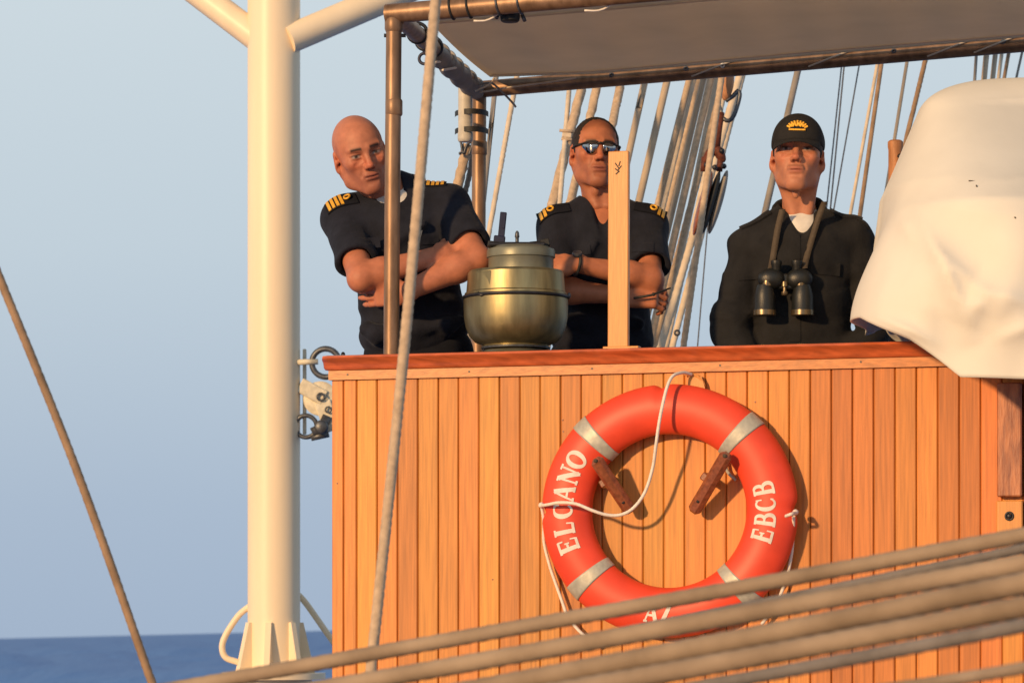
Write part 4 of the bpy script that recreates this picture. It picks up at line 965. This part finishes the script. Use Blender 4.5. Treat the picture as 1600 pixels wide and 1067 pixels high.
def hand_ops(F_, w, d, back, side, curl=(.5, .6, .4), L=1.0):
    """palm, four fingers and a thumb; w wrist, d direction of the fingers, back = normal of the back, side = +1/-1 thumb side"""
    d = nrm(d); n_ = nrm(np.asarray(back) - d * np.dot(back, d)); s = np.cross(n_, d) * side
    R = np.stack([s, d, n_], 1); A = lambda pr, k=.006: F_.op(pr, k, 'add')
    A(cap(w - d * .02, w + d * .03, .026 * L, .030 * L, (n_, 1.35)), .02); A(bxs(w + d * .055 * L, (.040 * L, .048 * L, .014 * L), .013 * L, R), .015)
    fl = (.92, 1.0, .94, .76)
    for i in range(4):
        b = w + (d * .092 + s * (.0295 - .0195 * i)) * L; ang = 0.0; q = b
        dd = d + s * (.06 - .04 * i)
        for j in range(3):
            ang += curl[j] * (1 + .08 * i); seg = (.042, .027, .022)[j] * fl[i] * L; e = q + (nrm(dd) * math.cos(ang) - n_ * math.sin(ang)) * seg
            A(cap(q, e, (.0092, .0085, .0078)[j] * L, (.0087, .0079, .0066)[j] * L), .004); q = e
    t0 = w + (d * .025 + s * .030 - n_ * .006) * L; t1 = t0 + (d * .032 + s * .022 - n_ * .012) * L; t2 = t1 + (d * .030 + s * .006 - n_ * .010) * L; t3 = t2 + (d * .024 - s * .002 - n_ * .006) * L
    A(cap(t0, t1, .014 * L, .0115 * L), .012); A(cap(t1, t2, .0105 * L, .0098 * L), .006); A(cap(t2, t3, .0096 * L, .0078 * L), .004)
def grid_for(pts, m, h):
    p = np.array(pts); return Field(p.min(0) - m, p.max(0) + m, h)
def wrinkle(amp, seed, k=(16, 14, 30)):
    a = np.random.RandomState(seed).uniform(0, 6, 8)
    def fn(x, y, z):
        u = np.sin(k[0] * x + a[0] + 1.7 * np.sin(9 * z + a[1])); w = np.sin(k[2] * z + 11 * x + a[2] + 1.5 * np.sin(13 * x - 7 * z + a[3]))
        t = np.sin(k[2] * 1.7 * z - 23 * x + a[4] + 1.3 * np.sin(17 * x + 9 * y + a[5])); r = np.sin(41 * x + 19 * z + a[6] + np.sin(23 * z + a[7]))
        cr_ = np.abs(np.sin(15 * x + 9 * z + a[1] + 1.6 * np.sin(7 * z + 6 * x + a[5]))); c2 = np.abs(np.sin(10 * x - 17 * z + 6 * y + a[6] + 1.4 * np.sin(9 * x + a[0])))
        return amp * (.4 * u * w + .3 * t * np.maximum(0, w) + .2 * r * u + .75 * (cr_ - .6) * (.5 + .5 * w) + .6 * (c2 - .6) * (.5 + .5 * u))
    return fn
def add_person(name, label, root, tor, head, arms, p):
    """tor = (pelvis point, shoulder mid point, half shoulder width); head = frame; arms = list of dicts with shoulder, elbow, wrist, hand"""
    pel, shm, hw = tor; up = nrm(shm - pel); sl_ = p['shoulder_dir']; xr = nrm(sl_ - up * np.dot(sl_, up) * .5); bk = nrm(np.cross(up, xr)); bk = bk if bk[1] > 0 else -bk
    T = np.stack([xr, bk, up], 1); Lt = float(np.linalg.norm(shm - pel)); kz = Lt / .44
    tf = lambda x, y, z: pel + xr * x + bk * y + up * z * kz
    ho, hR, hs = head; G = p.get('girth', 1.0)
    # ---- skin: head and neck fine, arms and trunk coarser, one object
    Fh = Field(ho - V(.15, .16, .21), ho + V(.15, .16, .15), .0022)
    head_ops(Fh, head, p)
    nk0 = ho + hR @ V(0, .022, -.045); nk1 = tf(0, .018, .475)
    Fh.op(cap(nk0, nk1, .052 * p.get('neck', 1), .060 * p.get('neck', 1)), .022)
    for s in (-1, 1): Fh.op(cap(ho + hR @ V(s * .055, .015, -.045), tf(s * .02, -.045, .485), .013, .012), .03)
    Fh.op(ell(ho + hR @ V(0, -.035, -.115) * 1.0 + V(0, 0, -.012), (.010, .010, .012)), .02)
    vh, fh = Fh.mesh()
    pts = [pel, shm] + [a[k] for a in arms for k in ('sh', 'el', 'wr')] + [a['wr'] + nrm(a['hd']) * .16 for a in arms]
    Fb = grid_for(pts, .16, .0034)
    Fb.op(cap(nk1 + up * .03, tf(0, .01, .40), .055, .07), .02)
    Fb.op(ell(tf(0, 0, .33), (.150, .100, .15), T), .05); Fb.op(ell(tf(0, 0, .14), (.135, .09, .17), T), .05)
    for a in arms:
        g = p.get('arm', 1.0)
        Fb.op(cap(a['sh'], a['el'], .050 * g, .041 * g), .03); m_ = a['el'] + (a['wr'] - a['el']) * .28
        Fb.op(cap(a['el'], m_, .041 * g, .044 * g), .02); Fb.op(cap(m_, a['wr'], .044 * g, .028 * g, (nrm(a['bk']), 1.12)), .02)
        Fb.op(ell(a['el'] + nrm(a['el'] - (a['sh'] + a['wr']) / 2) * .014, (.030, .030, .030)), .02)
        hand_ops(Fb, a['wr'] + nrm(a['wr'] - a['el']) * .012, a['hd'], a['bk'], a['side'], a.get('curl', (.4, .6, .4)))
    vb, fb = Fb.mesh()
    root_o = obj('person', (np.concatenate([vh, vb]), np.concatenate([fh, fb + len(vh)])), M['skin'], None, loc=root); tag(root_o, label, 'person')
    ch = head_colour(vh, head, p); cb_ = np.tile(np.array(p['skin']) * np.array(p.get('armtint', (1, .96, .93))), (len(vb), 1))
    at = root_o.data.color_attributes.new('col', 'FLOAT_COLOR', 'POINT'); col = np.ones((len(vh) + len(vb), 4), np.float32); col[:, :3] = np.concatenate([ch, cb_]); at.data.foreach_set('color', col.ravel())
    # ---- shirt
    Fs = grid_for(pts, .17, .0042); sg = p.get('sleeve', .72)
    Fs.op(ell(tf(0, .0, .335), (.172 * G, .128 * G, .17), T), .05); Fs.op(ell(tf(0, -.005, .17), (.160 * G, .122 * G, .17), T), .06); Fs.op(ell(tf(0, 0, .06), (.168 * G, .124 * G, .10), T), .06)
    for a in arms:
        s = 1 if a['sh'] @ xr > shm @ xr else -1
        Fs.op(cap(tf(s * .045, .015, .487), a['sh'] + up * .005, .042, .052), .045)
        Fs.op(cap(tf(s * .08, .0, .40), a['sh'], .085, .065), .04)
        if sg < 1:
            e = a['sh'] + (a['el'] - a['sh']) * sg
            Fs.op(cap(a['sh'], e, .066, .068), .03)
            dd = nrm(a['el'] - a['sh']); cut = e + dd * .06
            Fs.op((lambda x, y, z, c=e, d=dd: np.maximum(-(((x - c[0]) * d[0] + (y - c[1]) * d[1] + (z - c[2]) * d[2]) - .012), np.sqrt((x - c[0]) ** 2 + (y - c[1]) ** 2 + (z - c[2]) ** 2) - .088), e, .09), .004, 'sub')
            Fs.op(cap(e + dd * .0, e + dd * .04, .052, .052), .006, 'sub')
        else:
            Fs.op(cap(a['sh'], a['el'], .062, .058), .010); Fs.op(cap(a['el'], a['wr'], .058, .044), .03)
            for t in (.78, .86, .94): c = a['sh'] + (a['el'] - a['sh']) * t; Fs.op(ell(c, (.066, .066, .010), basis(np.cross(a['el'] - a['sh'], V(0, 1, .3)), a['el'] - a['sh'])), .02)
    for (q0, q1, r_) in p.get('folds', ()): Fs.op(cap(q0, q1, r_, r_ * .5), .03)
    Fs.warp(wrinkle(p.get('wr', .006), p['seed']))
    Fs.op(cap(tf(0, -.05, .53), tf(0, -.135, p.get('vneck', .40)), .052, .006), .008, 'sub'); Fs.op(cap(nk0, nk1 + up * .0, .058, .062), .006, 'sub')
    zc = tf(0, 0, p.get('hem', -.02)); Fs.op((lambda x, y, z: ((x - zc[0]) * up[0] + (y - zc[1]) * up[1] + (z - zc[2]) * up[2]), zc - up * .2, .32), .006, 'sub')
    vs_, fs_ = Fs.mesh(); sh = obj(p['shirt_name'], (vs_, fs_), p['cloth'], root_o)
    # ---- trousers and shoes
    Ft = Field(V(pel[0] - .32, pel[1] - .24, DECK + .03), V(pel[0] + .32, pel[1] + .24, pel[2] + .13), .007)
    Ft.op(ell(pel + V(0, 0, .0), (.160, .112, .12)), .04)
    for s in (-1, 1):
        kn = V(root[0] + s * .10, root[1] - .01, DECK + .48); an = V(root[0] + s * .12, root[1], DECK + .10)
        Ft.op(cap(pel + xr * s * .085 - V(0, 0, .03), kn, .092, .066), .04); Ft.op(cap(kn, an, .066, .058), .03)
    Ft.warp(wrinkle(.005, p['seed'] + 5)); obj('trousers', Ft.mesh(), p.get('trouser', M['navy2']), root_o)
    for s in (-1, 1):
        c = V(root[0] + s * .12, root[1] - .05, DECK + .045); Fq = Field(c - V(.08, .18, .05), c + V(.08, .16, .12), .006)
        Fq.op(ell(c, (.045, .13, .045)), .02); Fq.op(cap(c + V(0, .06, 0), c + V(0, .05, .07), .045, .05), .03)
        Fq.op((lambda x, y, z: z - (DECK + .0015), c - V(0, 0, .2), .3), .004, 'sub'); obj('shoe', Fq.mesh(), M['shoe'], root_o)
    # ---- collar: stand and folded points
    v = []; f = []; na = 44; nc0 = nk1 + (nk0 - nk1) * p.get('collar_up', .12); ax_ = nrm(nk0 - nk1); ex = nrm(xr - ax_ * np.dot(xr, ax_)); ey = np.cross(ax_, ex); ey = ey if ey[1] > 0 else -ey
    op_ = p.get('collar_open', 2.45)
    for i in range(na + 1):
        t = -op_ + 2 * op_ * i / na; fr_ = abs(t) / op_; rd = ex * math.sin(t) + ey * math.cos(t)
        fr2 = max(0, (fr_ - .55) / .45)
        ri = .066 - .004 * fr2
        dn = -ax_ * .055 * fr2 ** 1.3 - ey * .030 * fr2
        rows = (nc0 + rd * ri - ax_ * .022 + dn, nc0 + rd * (ri + .003) + ax_ * .016 + dn * .9, nc0 + rd * (ri + .008) + ax_ * .021 + dn * .9, nc0 + rd * (ri + .014) + ax_ * .013 + dn * .9,
                nc0 + rd * (ri + .026) - ax_ * (.018 + .012 * fr2) + dn * 1.1 + rd * .004 * fr2, nc0 + rd * (ri + .033) - ax_ * (.030 + .030 * fr2 ** 2) + dn * 1.15)
        v += rows
    nr_ = 6
    for i in range(na):
        for k in range(nr_ - 1): a = i * nr_ + k; f.append((a, a + 1, a + nr_ + 1, a + nr_))
    co_ = obj('collar', (v, f), p['cloth'], sh); sd = co_.modifiers.new('thickness', 'SOLIDIFY'); sd.thickness = .0045
    if p.get('undershirt'):
        Fu = Field(nk1 - .12, nk1 + .12, .005); Fu.op(ell(tf(0, -.012, .445), (.085, .078, .062), T), .02); Fu.op(cap(nk1 - up * .03, nk1 + up * .012, .064, .060), .03)
        Fu.op(cap(tf(0, -.09, .60), tf(0, -.10, .502), .05, .03), .02, 'sub')
        obj('undershirt', Fu.mesh(), M['white_cloth'], root_o)
    return root_o, sh, tf, BVHTree.FromPolygons([tuple(q) for q in vs_], [tuple(int(i) for i in q) for q in fs_])
def conform(bvh, c, R, xs, ys, lift, thick):
    """sheet laid on the cloth below frame R at c"""
    top = []; nx, ny = len(xs), len(ys); last = 0.0
    H = np.zeros((nx, ny))
    for i, x in enumerate(xs):
        for j, y in enumerate(ys):
            o = c + R @ V(x, y, .12); h_ = bvh.ray_cast(Vector(o), Vector(-R[:, 2]), .3); H[i, j] = .12 - h_[3] if h_[0] is not None else np.nan
    med = np.nanmedian(H) if np.isfinite(H).any() else 0.0
    H = np.clip(np.where(np.isfinite(H), H, med), med - .018, med + .018)
    top = [c + R @ V(x, y, H[i, j] + lift) for i, x in enumerate(xs) for j, y in enumerate(ys)]
    n = len(top); v = top + [p - R[:, 2] * thick for p in top]; f = []
    for i in range(nx - 1):
        for j in range(ny - 1): a = i * ny + j; f += [(a, a + ny, a + ny + 1, a + 1), (n + a, n + a + 1, n + a + ny + 1, n + a + ny)]
    bl_ = [i * ny for i in range(nx)] + [(nx - 1) * ny + j for j in range(1, ny)] + [i * ny + ny - 1 for i in range(nx - 2, -1, -1)] + [j for j in range(ny - 2, 0, -1)]
    for a, b in zip(bl_, bl_[1:] + bl_[:1]): f.append((b, a, a + n, b + n))
    return v, f, med
def sewn(name, parent, bvh, px, py, d, w, h, m, ang=0.0, lift=.0035, nrm_=(0, -1, 0)):
    """flap or strip of cloth sewn on the front"""
    R = basis(roty(ang) @ V(1, 0, 0), V(*nrm_)); v, f, _ = conform(bvh, P(px, py, d), R, np.linspace(-w / 2, w / 2, 9), np.linspace(-h / 2, h / 2, 9), lift, .006)
    return obj(name, (v, f), m, parent, auto=50)
def epaulette(parent, bvh, c, along, normal, nst, L=.105, W=.052):
    """along points from neck to shoulder tip"""
    R = basis(along, normal); v, f, med = conform(bvh, c, R, np.linspace(-L / 2, L / 2, 14), np.linspace(-W / 2, W / 2, 7), .006, .010)
    pad = obj('epaulette', (v, f), M['navy2'], parent, auto=50); x0 = L / 2 - .012
    for i in range(nst):
        v, f, _ = conform(bvh, c, R, np.linspace(x0 - i * .0150 - .0050, x0 - i * .0150 + .0050, 3), np.linspace(-W / 2 + .003, W / 2 - .003, 8), .0085, .006); obj('gold_stripe', (v, f), M['gold'], pad, auto=50)
    xc = x0 - nst * .0150 - .006; hh = bvh.ray_cast(Vector(c + R @ V(xc, 0, .12)), Vector(-R[:, 2]), .3); z = (.12 - hh[3]) if hh[0] is not None else med
    obj('gold_loop', ring_vf(c + R @ V(xc, 0, z + .009), .0098, .0036, R[:, 2], 22, 8), M['gold'], pad)
    return pad
def head_frame(px, py, d, yaw, pitch, roll, sc=1.0):
    return P(px, py, d), roty(math.radians(roll)) @ rotz(math.radians(yaw)) @ rotx(math.radians(pitch)), sc

# ---- the bald man, leaning, arms folded
r1 = V(*P(655, 700, 10.760)[:2], DECK); pel1 = P(654, 548, 10.760); shm1 = P(617, 326, 10.720)
shl, shr = P(537, 342, 10.720), P(700, 322, 10.720)
el_l, el_r = P(565, 434, 10.495), P(745, 405, 10.540); wr_l, wr_r = P(676, 402, 10.540), P(637, 455, 10.480)
hf1 = head_frame(563, 242, 10.62, 12, 15, -17, 1.015)
p1 = dict(skin=(.53, .20, .112), seed=11, shoulder_dir=nrm(shr - shl), cloth=M['navy'], shirt_name='shirt', sleeve=.70, girth=1.03, hem=-.03, arm=1.02, neck=1.12, stubble=.42, brow=(.022, .011, .008), browk=1.0, eyes='open',
          wr=.0085, vneck=.45, jaw=1.0, undershirt=True, collar_open=2.75, trouser=M['navy2'],
          folds=[(P(600, 385, 10.600), P(660, 350, 10.590), .014), (P(700, 350, 10.600), P(735, 375, 10.580), .014), (P(590, 520, 10.620), P(700, 505, 10.620), .03), (P(572, 512, 10.640), P(590, 525, 10.640), .022), (P(700, 512, 10.640), P(722, 500, 10.660), .024)])
man1, shirt1, tf1, bv1 = add_person('person', 'bald man in navy short sleeved uniform shirt leaning with folded arms and tilted head', r1, (pel1, shm1, .2), hf1, [
    dict(sh=shl, el=el_l, wr=wr_l, hd=wr_l - el_l + V(0, .05, 0), bk=V(-.1, -1, .4), side=1, curl=(.35, .4, .3)), dict(sh=shr, el=el_r, wr=wr_r, hd=V(-1, .42, -.02), bk=V(-.35, -1, -.25), side=-1, curl=(.15, .25, .2))], p1)
epaulette(shirt1, bv1, P(533, 318, 10.670), shl - shm1 + V(0, 0, -.045), V(-.55, -.75, .75), 4)
epaulette(shirt1, bv1, P(671, 289, 10.700), shr - shm1 + V(0, 0, -.03), V(.08, -.30, 1), 4)
mb = MB().box(P(658, 366, 10.555), (.002, .0015, .013), roty(.25), .0007); obj('pen_clip', mb.vf(), M['steel'], shirt1, smooth=False)

# ---- the man in sunglasses, arms folded
r2 = V(*P(940, 700, 11.0)[:2], DECK); pel2 = P(940, 560, 11.0); shm2 = P(941, 345, 10.98)
shl, shr = P(873, 357, 10.98), P(1010, 355, 10.98); el_l, el_r = P(862, 452, 10.80), P(1016, 434, 10.79); wr_l, wr_r = P(972, 462, 10.775), P(900, 413, 10.72)
hf2 = head_frame(930, 241, 10.96, 8, -2, 1.5, .985)
p2 = dict(skin=(.50, .185, .098), seed=23, shoulder_dir=nrm(shr - shl), cloth=M['navy'], shirt_name='shirt', sleeve=.74, girth=.98, hem=-.06, arm=.93, neck=1.0, stubble=.42, brow=(.02, .012, .01), eyes=None, crop=.8, jaw=.90, wr=.006, vneck=.375, collar_open=2.3, armtint=(1, .95, .9),
          folds=[(P(900, 420, 10.86), P(930, 380, 10.85), .012), (P(990, 400, 10.86), P(1010, 380, 10.86), .012), (P(890, 500, 10.88), P(1000, 505, 10.88), .02)])
man2, shirt2, tf2, bv2 = add_person('person', 'man in mirrored sunglasses and navy uniform shirt with folded arms', r2, (pel2, shm2, .19), hf2, [
    dict(sh=shl, el=el_l, wr=wr_l, hd=V(1, .0, -.05), bk=V(0, -1, .45), side=1, curl=(.5, .8, .5)), dict(sh=shr, el=el_r, wr=wr_r, hd=V(-1, .1, -.22), bk=V(-.1, -1, .55), side=-1, curl=(.3, .35, .3))], p2)
epaulette(shirt2, bv2, P(863, 326, 10.925), shl - shm2 + V(0, 0, -.02), V(-.25, -.95, .75), 2, L=.11)
epaulette(shirt2, bv2, P(1018, 325, 10.925), shr - shm2 + V(0, 0, -.02), V(.25, -.95, .75), 2, L=.11)
o_, R_h, s_h = hf2; HL = lambda x, y, z: o_ + R_h @ (V(x, y, z) * s_h)
def hair_cap(parent, hf, k, name='hair', lift=.003, m=M['hair'], front=.0):
    Fq = Field(hf[0] - .15, hf[0] + .15, .0032)
    Fq.op(ell((0, .014, .036), (.0755 + lift, .094 + lift, .087 + lift)), .01, 'add', hf); Fq.op(ell((0, -.026, .030), (.064 + lift, .066 + lift, .070 + lift)), .03, 'add', hf)
    for s in (-1, 1): Fq.op(cap((s * .071, -.020, .015), (s * .070, -.022, -.004), .0045), .008, 'add', hf)
    Fq.op(k, .012, 'sub', hf)
    Fq.op((lambda x, y, z: z + .012 - np.clip(y, -.03, .06) * -.35, (0, 0, -.15), .25), .006, 'sub', hf)
    for s in (-1, 1): Fq.op(ell((s * .082, .010, -.004), (.02, .024, .034)), .006, 'sub', hf)
    Fq.warp(lambda x, y, z: .0012 * np.sin(310 * x + 90 * z) * np.sin(270 * z + 120 * y) * np.sin(250 * y))
    return obj(name, Fq.mesh(), m, parent)
hair_cap(man2, hf2, ell((0, -.10, .018), (.066, .097, .096)), lift=.0012)
gl = thing('sunglasses', HL(0, -.11, .0), 'mirrored dark wraparound sunglasses on the cropped man', 'sunglasses')
for s in (-1, 1):
    v = []; f = []; nu_, nv2 = 14, 10
    for i in range(nu_ + 1):
        for j in range(nv2 + 1):
            a = i / nu_; b = j / nv2; x = .008 + a * .050; top_ = .0245 - .004 * (a - .4) ** 2 * 4; lowz = -.0185 + .026 * (abs(a - .42) / .58) ** 2.6
            z = lowz + (top_ - lowz) * b; y = -.1055 + .030 * (a ** 2.2) + .006 * (b - .5) ** 2 * 4 + .006 * (1 - b) - .003; v.append(HL(s * x, y, z))
    for i in range(nu_):
        for j in range(nv2): a = i * (nv2 + 1) + j; q = (a, a + nv2 + 1, a + nv2 + 2, a + 1); f.append(q if s > 0 else q[::-1])
    o = obj('lens', (v, f), M['lens'], gl); sd = o.modifiers.new('thickness', 'SOLIDIFY'); sd.thickness = .002
    edge = [HL(s * (.008 + a * .050), -.1075 + .030 * (a ** 2.2), .0245 - .004 * (a - .4) ** 2 * 4) for a in np.linspace(0, 1, 14)]
    mb = MB().tube(edge, .0022, 8); mb.tube(smooth_path([HL(s * .058, -.0770, .018), HL(s * .074, -.055, .017), HL(s * .078, .0, .016)], .006), .0032, 8); obj('temple', mb.vf(), M['black'], gl)
mb = MB().tube(smooth_path([HL(-.010, -.107, .016), HL(0, -.1115, .019), HL(.010, -.107, .016)], .003), .003, 8); obj('bridge', mb.vf(), M['black'], gl)
wt_ = thing('wrist_watch', P(901, 413, 10.71), 'dark wrist watch with pale face on the folded arm', 'watch')
c = wr_r + nrm(wr_r - el_r) * -.004; ax_ = nrm(wr_r - el_r)
obj('watch_strap', ring_vf(c, .033, .0055, ax_, 30, 8), M['black'], wt_); obj('watch_case', lathe_vf(c + nrm(V(0, -.6, 1)) * .033, [(.016, 0), (.017, .004), (.015, .010)], 24, np.stack([V(1, 0, 0), nrm(V(0, 1, .6)), nrm(V(0, -.6, 1))], 1)), M['steel'], wt_, auto=40)
st = MB().tube([P(990, 466, 10.73), P(1018, 461, 10.73), P(1048, 450, 10.73)], [.0042, .0040, .0026], 10); st.add(*ellip_vf(P(1021, 460, 10.73), (.006, .006, .006))); tag(obj('pointer_stick', st.vf(), M['black'], None, loc=P(1000, 465, 10.73)), 'thin black stick held in the hand of the sunglasses man', 'stick')

# ---- the man in the cap with binoculars
r3 = V(*P(1250, 700, 10.5)[:2], DECK); pel3 = P(1250, 585, 10.5); shm3 = P(1250, 365, 10.5)
shl, shr = P(1171, 387, 10.5), P(1332, 378, 10.5); el_l, el_r = P(1141, 512, 10.47), P(1368, 508, 10.47); wr_l, wr_r = P(1185, 600, 10.33), P(1318, 600, 10.33)
hf3 = head_frame(1246, 247, 10.44, -7, -7, 2, 1.0)
p3 = dict(skin=(.53, .215, .122), seed=37, shoulder_dir=nrm(shr - shl), cloth=M['jacket'], shirt_name='jacket', sleeve=1.5, girth=1.01, hem=-.10, arm=.78, neck=.90, stubble=.08, moustache=.45, brow=(.05, .025, .015), eyes='open', jaw=.80, collar_up=.26, wr=.011, vneck=.40, undershirt=True, collar_open=2.35, lips=(.40, .12, .08),
          trouser=M['jacket'], folds=[(P(1155, 480, 10.44), P(1135, 430, 10.46), .012), (P(1345, 490, 10.44), P(1370, 440, 10.45), .012), (P(1142, 525, 10.44), P(1165, 545, 10.43), .016)])
man3, shirt3, tf3, bv3 = add_person('person', 'man in black cap and dark jacket with binoculars hanging on his chest', r3, (pel3, shm3, .2), hf3, [
    dict(sh=shl, el=el_l, wr=wr_l, hd=V(.5, -.3, -.5), bk=V(-.3, -.8, .3), side=1), dict(sh=shr, el=el_r, wr=wr_r, hd=V(-.5, -.3, -.5), bk=V(.3, -.8, .3), side=-1)], p3)
hair_cap(man3, hf3, ell((0, -.125, .0), (.075, .085, .12)), lift=.002)
o_, R_h, s_h = hf3; HL3 = lambda x, y, z: o_ + R_h @ (V(x, y, z - .004) * s_h)
for (x, y, a_) in ((1322, 338, .40), (1180, 348, -.42)):
    R_ = basis(roty(a_) @ V(1 if a_ > 0 else -1, 0, 0), V(.3 if a_ > 0 else -.3, -.55, 1)); v, f, _ = conform(bv3, P(x, y, 10.48), R_, np.linspace(-.055, .05, 12), np.linspace(-.02, .02, 5), .007, .012)
    obj('shoulder_strap', (v, f), M['jacket'], shirt3, auto=50)
cp = thing('peaked_cap', HL3(0, 0, .05), 'black baseball cap with gold embroidered front on the right hand man', 'cap')
hfc = (HL3(0, 0, 0), hf3[1], hf3[2])
Fq = Field(hf3[0] - .16, hf3[0] + V(.16, .16, .20), .003)
Fq.op(ell((0, .012, .050), (.084, .104, .086)), .01, 'add', hfc); Fq.op(ell((0, -.050, .062), (.064, .046, .062)), .04, 'add', hfc)
Fq.op((lambda x, y, z: z - .034 + .0 * y, (0, 0, -.12), .24), .006, 'sub', hfc); Fq.op(ell((0, .012, .02), (.078, .098, .06)), .006, 'sub', hfc)
crown = obj('crown', Fq.mesh(), M['black'] if False else mat('black cap cotton', (.012, .011, .011), .85, var=.2, scale=60, bump=.3, bscale=200), cp)
v = []; f = []; nA, nB = 24, 8
for i in range(nA + 1):
    a = -1.22 + 2.44 * i / nA
    for j in range(nB + 1):
        t = -.2 + 1.2 * j / nB; x = (.076 + .004 * t) * math.sin(a); y0 = -.040 - .056 * math.cos(a) ** .8; y = y0 - t * .054 * math.cos(a) ** .9; z = .041 - .022 * t - .018 * abs(math.sin(a)) ** 2.0 * (.4 + .6 * t); v.append(HL3(x, y, z))
for i in range(nA):
    for j in range(nB): a = i * (nB + 1) + j; f.append((a, a + 1, a + nB + 2, a + nB + 1))
br = obj('brim', (v, f), crown.data.materials[0], cp); sd = br.modifiers.new('thickness', 'SOLIDIFY'); sd.thickness = .004
# gold embroidery: an arch of stitched bars over a line
def cap_front(x, z):
    y = -.11
    for _ in range(30):
        q = np.array([[x, y, z]]); val = min(ell((0, .012, .050), (.084, .104, .086))[0](x, y, z), ell((0, -.050, .062), (.064, .046, .062))[0](x, y, z) - .006)
        if val < .0: break
        y += .001
    return y
em = MB()
for i in range(9):
    a = math.radians(158 - i * 17); x, z = .029 * math.cos(a), .072 + .022 * math.sin(a) - .004; y = cap_front(x, z) - .0028
    c = HL3(x, y, z); up_ = R_h @ V(math.cos(a) * .8, .0, math.sin(a)); em.box(c, (.0030, .002, .0062), basis(np.cross(V(0, 1, 0), up_), up_) , .0008)
for i in range(7):
    x = -.0175 + i * .0058; z = .0765 + .006 * math.cos(x * 60); y = cap_front(x, z) - .0028; em.box(HL3(x, y, z), (.0026, .002, .0066 if i % 2 else .0052), R_h @ roty(.3 if i % 2 else -.3), .0008)
em.box(HL3(0, cap_front(0, .0655) - .003, .0655), (.026, .002, .0026), R_h, .0008)
obj('gold_emblem', em.vf(), M['gold'], crown, smooth=False)
# binoculars with neck strap
bn = thing('binoculars', P(1226, 495, 10.33), 'black binoculars hanging on a brown strap against the dark jacket', 'binoculars')
nz = 10.335; ns = nz / F
for (xe, xo, k) in ((1213, 1195, 0), (1245, 1254, 1)):
    t_ = P(xe, 408, nz); 
    obj('eyepiece', lathe_vf(P(xe, 424, nz), [(.012, 0), (.014, .004), (.015, .018), (.017, .022), (.017, .032), (.013, .034)], 24), M['bino'], bn, auto=40)
    obj('prism_housing', ellip_vf(P(xe + (xo - xe) * .45, 436, nz), (21 * ns, .028, 17 * ns)), M['bino'], bn)
    cxp = xo + (4 if k == 0 else -3)
    obj('prism_cap', lathe_vf(P(cxp, 447, nz - .008), [(.017, 0), (.0175, .004), (.0175, .030), (.015, .036)], 24), M['bino_metal'], bn, auto=40)
    brl = obj('barrel', lathe_vf(P(xo, 493, nz), [(16.5 * ns, 0), (17.6 * ns, .002), (17.6 * ns, .020), (17 * ns, .022), (17 * ns, .058), (14.5 * ns, .080), (12 * ns, .094)], 32), M['bino'], bn, auto=40)
    obj('objective_rim', lathe_vf(P(xo, 493, nz), [(16.8 * ns, -.001), (18 * ns, .001), (18 * ns, .016), (16.8 * ns, .017)], 32), M['bino_metal'], brl, auto=40)
obj('hinge', lathe_vf(P(1226, 462, nz - .004), [(.008, 0), (.0105, .003), (.0105, .012), (.006, .014), (.006, .026), (.0115, .028), (.0115, .042), (.007, .046)], 20), M['bino_metal'], bn, auto=40)
mb = MB().box(P(1226, 440, nz + .005), (26 * ns, .010, 12 * ns), None, .004); obj('bridge', mb.vf(), M['bino'], bn, smooth=False)
for pts in ([(1203, 425), (1207, 405), (1211, 380), (1215, 357), (1219, 340), (1222, 328)], [(1256, 420), (1260, 402), (1268, 374), (1277, 345), (1284, 326), (1288, 316)]):
    dd_ = []
    for (x, y) in pts:
        h_ = bv3.ray_cast(Vector((0, 0, 0)), Vector(P(x, y, 1.0)).normalized(), 12.0); dd_.append(min(10.40, float(h_[0][1]) + .004) if h_[0] is not None else 10.42)
    dd_[0] = 10.345
    pts = [(x, y, d_) for (x, y), d_ in zip(pts, dd_)]
    q = smooth_path([P(*a) for a in pts], .008); v = []; f = []
    for i, a in enumerate(q):
        dx = V(.0095, -.003, 0)
        for s in (-1, 1): v += [a + dx * s + V(0, -.010, 0), a + dx * s + V(0, -.013, 0)]
    for i in range(len(q) - 1):
        b = i * 4
        for (m_, n_) in ((0, 1), (1, 3), (3, 2), (2, 0)): f.append((b + m_, b + n_, b + 4 + n_, b + 4 + m_))
    obj('neck_strap', (v, f), M['strap'], bn)

# sewn details of the uniforms
sewn('pocket_flap', shirt3, bv3, 1288, 418, 10.36, .105, .040, M['jacket'], .06); sewn('pocket_flap', shirt3, bv3, 1176, 424, 10.38, .085, .040, M['jacket'], -.08, nrm_=(-.25, -1, 0))
for y in (385, 425, 470, 512): sewn('placket', shirt3, bv3, 1242, y, 10.36, .036, .085, M['jacket'], 0, .0030)
sewn('pocket_flap', shirt2, bv2, 902, 392, 10.86, .085, .032, M['navy'], -.05); sewn('pocket_flap', shirt2, bv2, 1003, 390, 10.87, .07, .032, M['navy'], .05)
sewn('pocket_flap', shirt1, bv1, 680, 372, 10.60, .095, .034, M['navy'], -.1); sewn('pocket_flap', shirt1, bv1, 576, 382, 10.60, .075, .034, M['navy'], -.12)
sewn('shoulder_tab', shirt3, bv3, 1350, 348, 10.45, .05, .012, M['jacket'], .7, .004, (.3, -.8, .6))
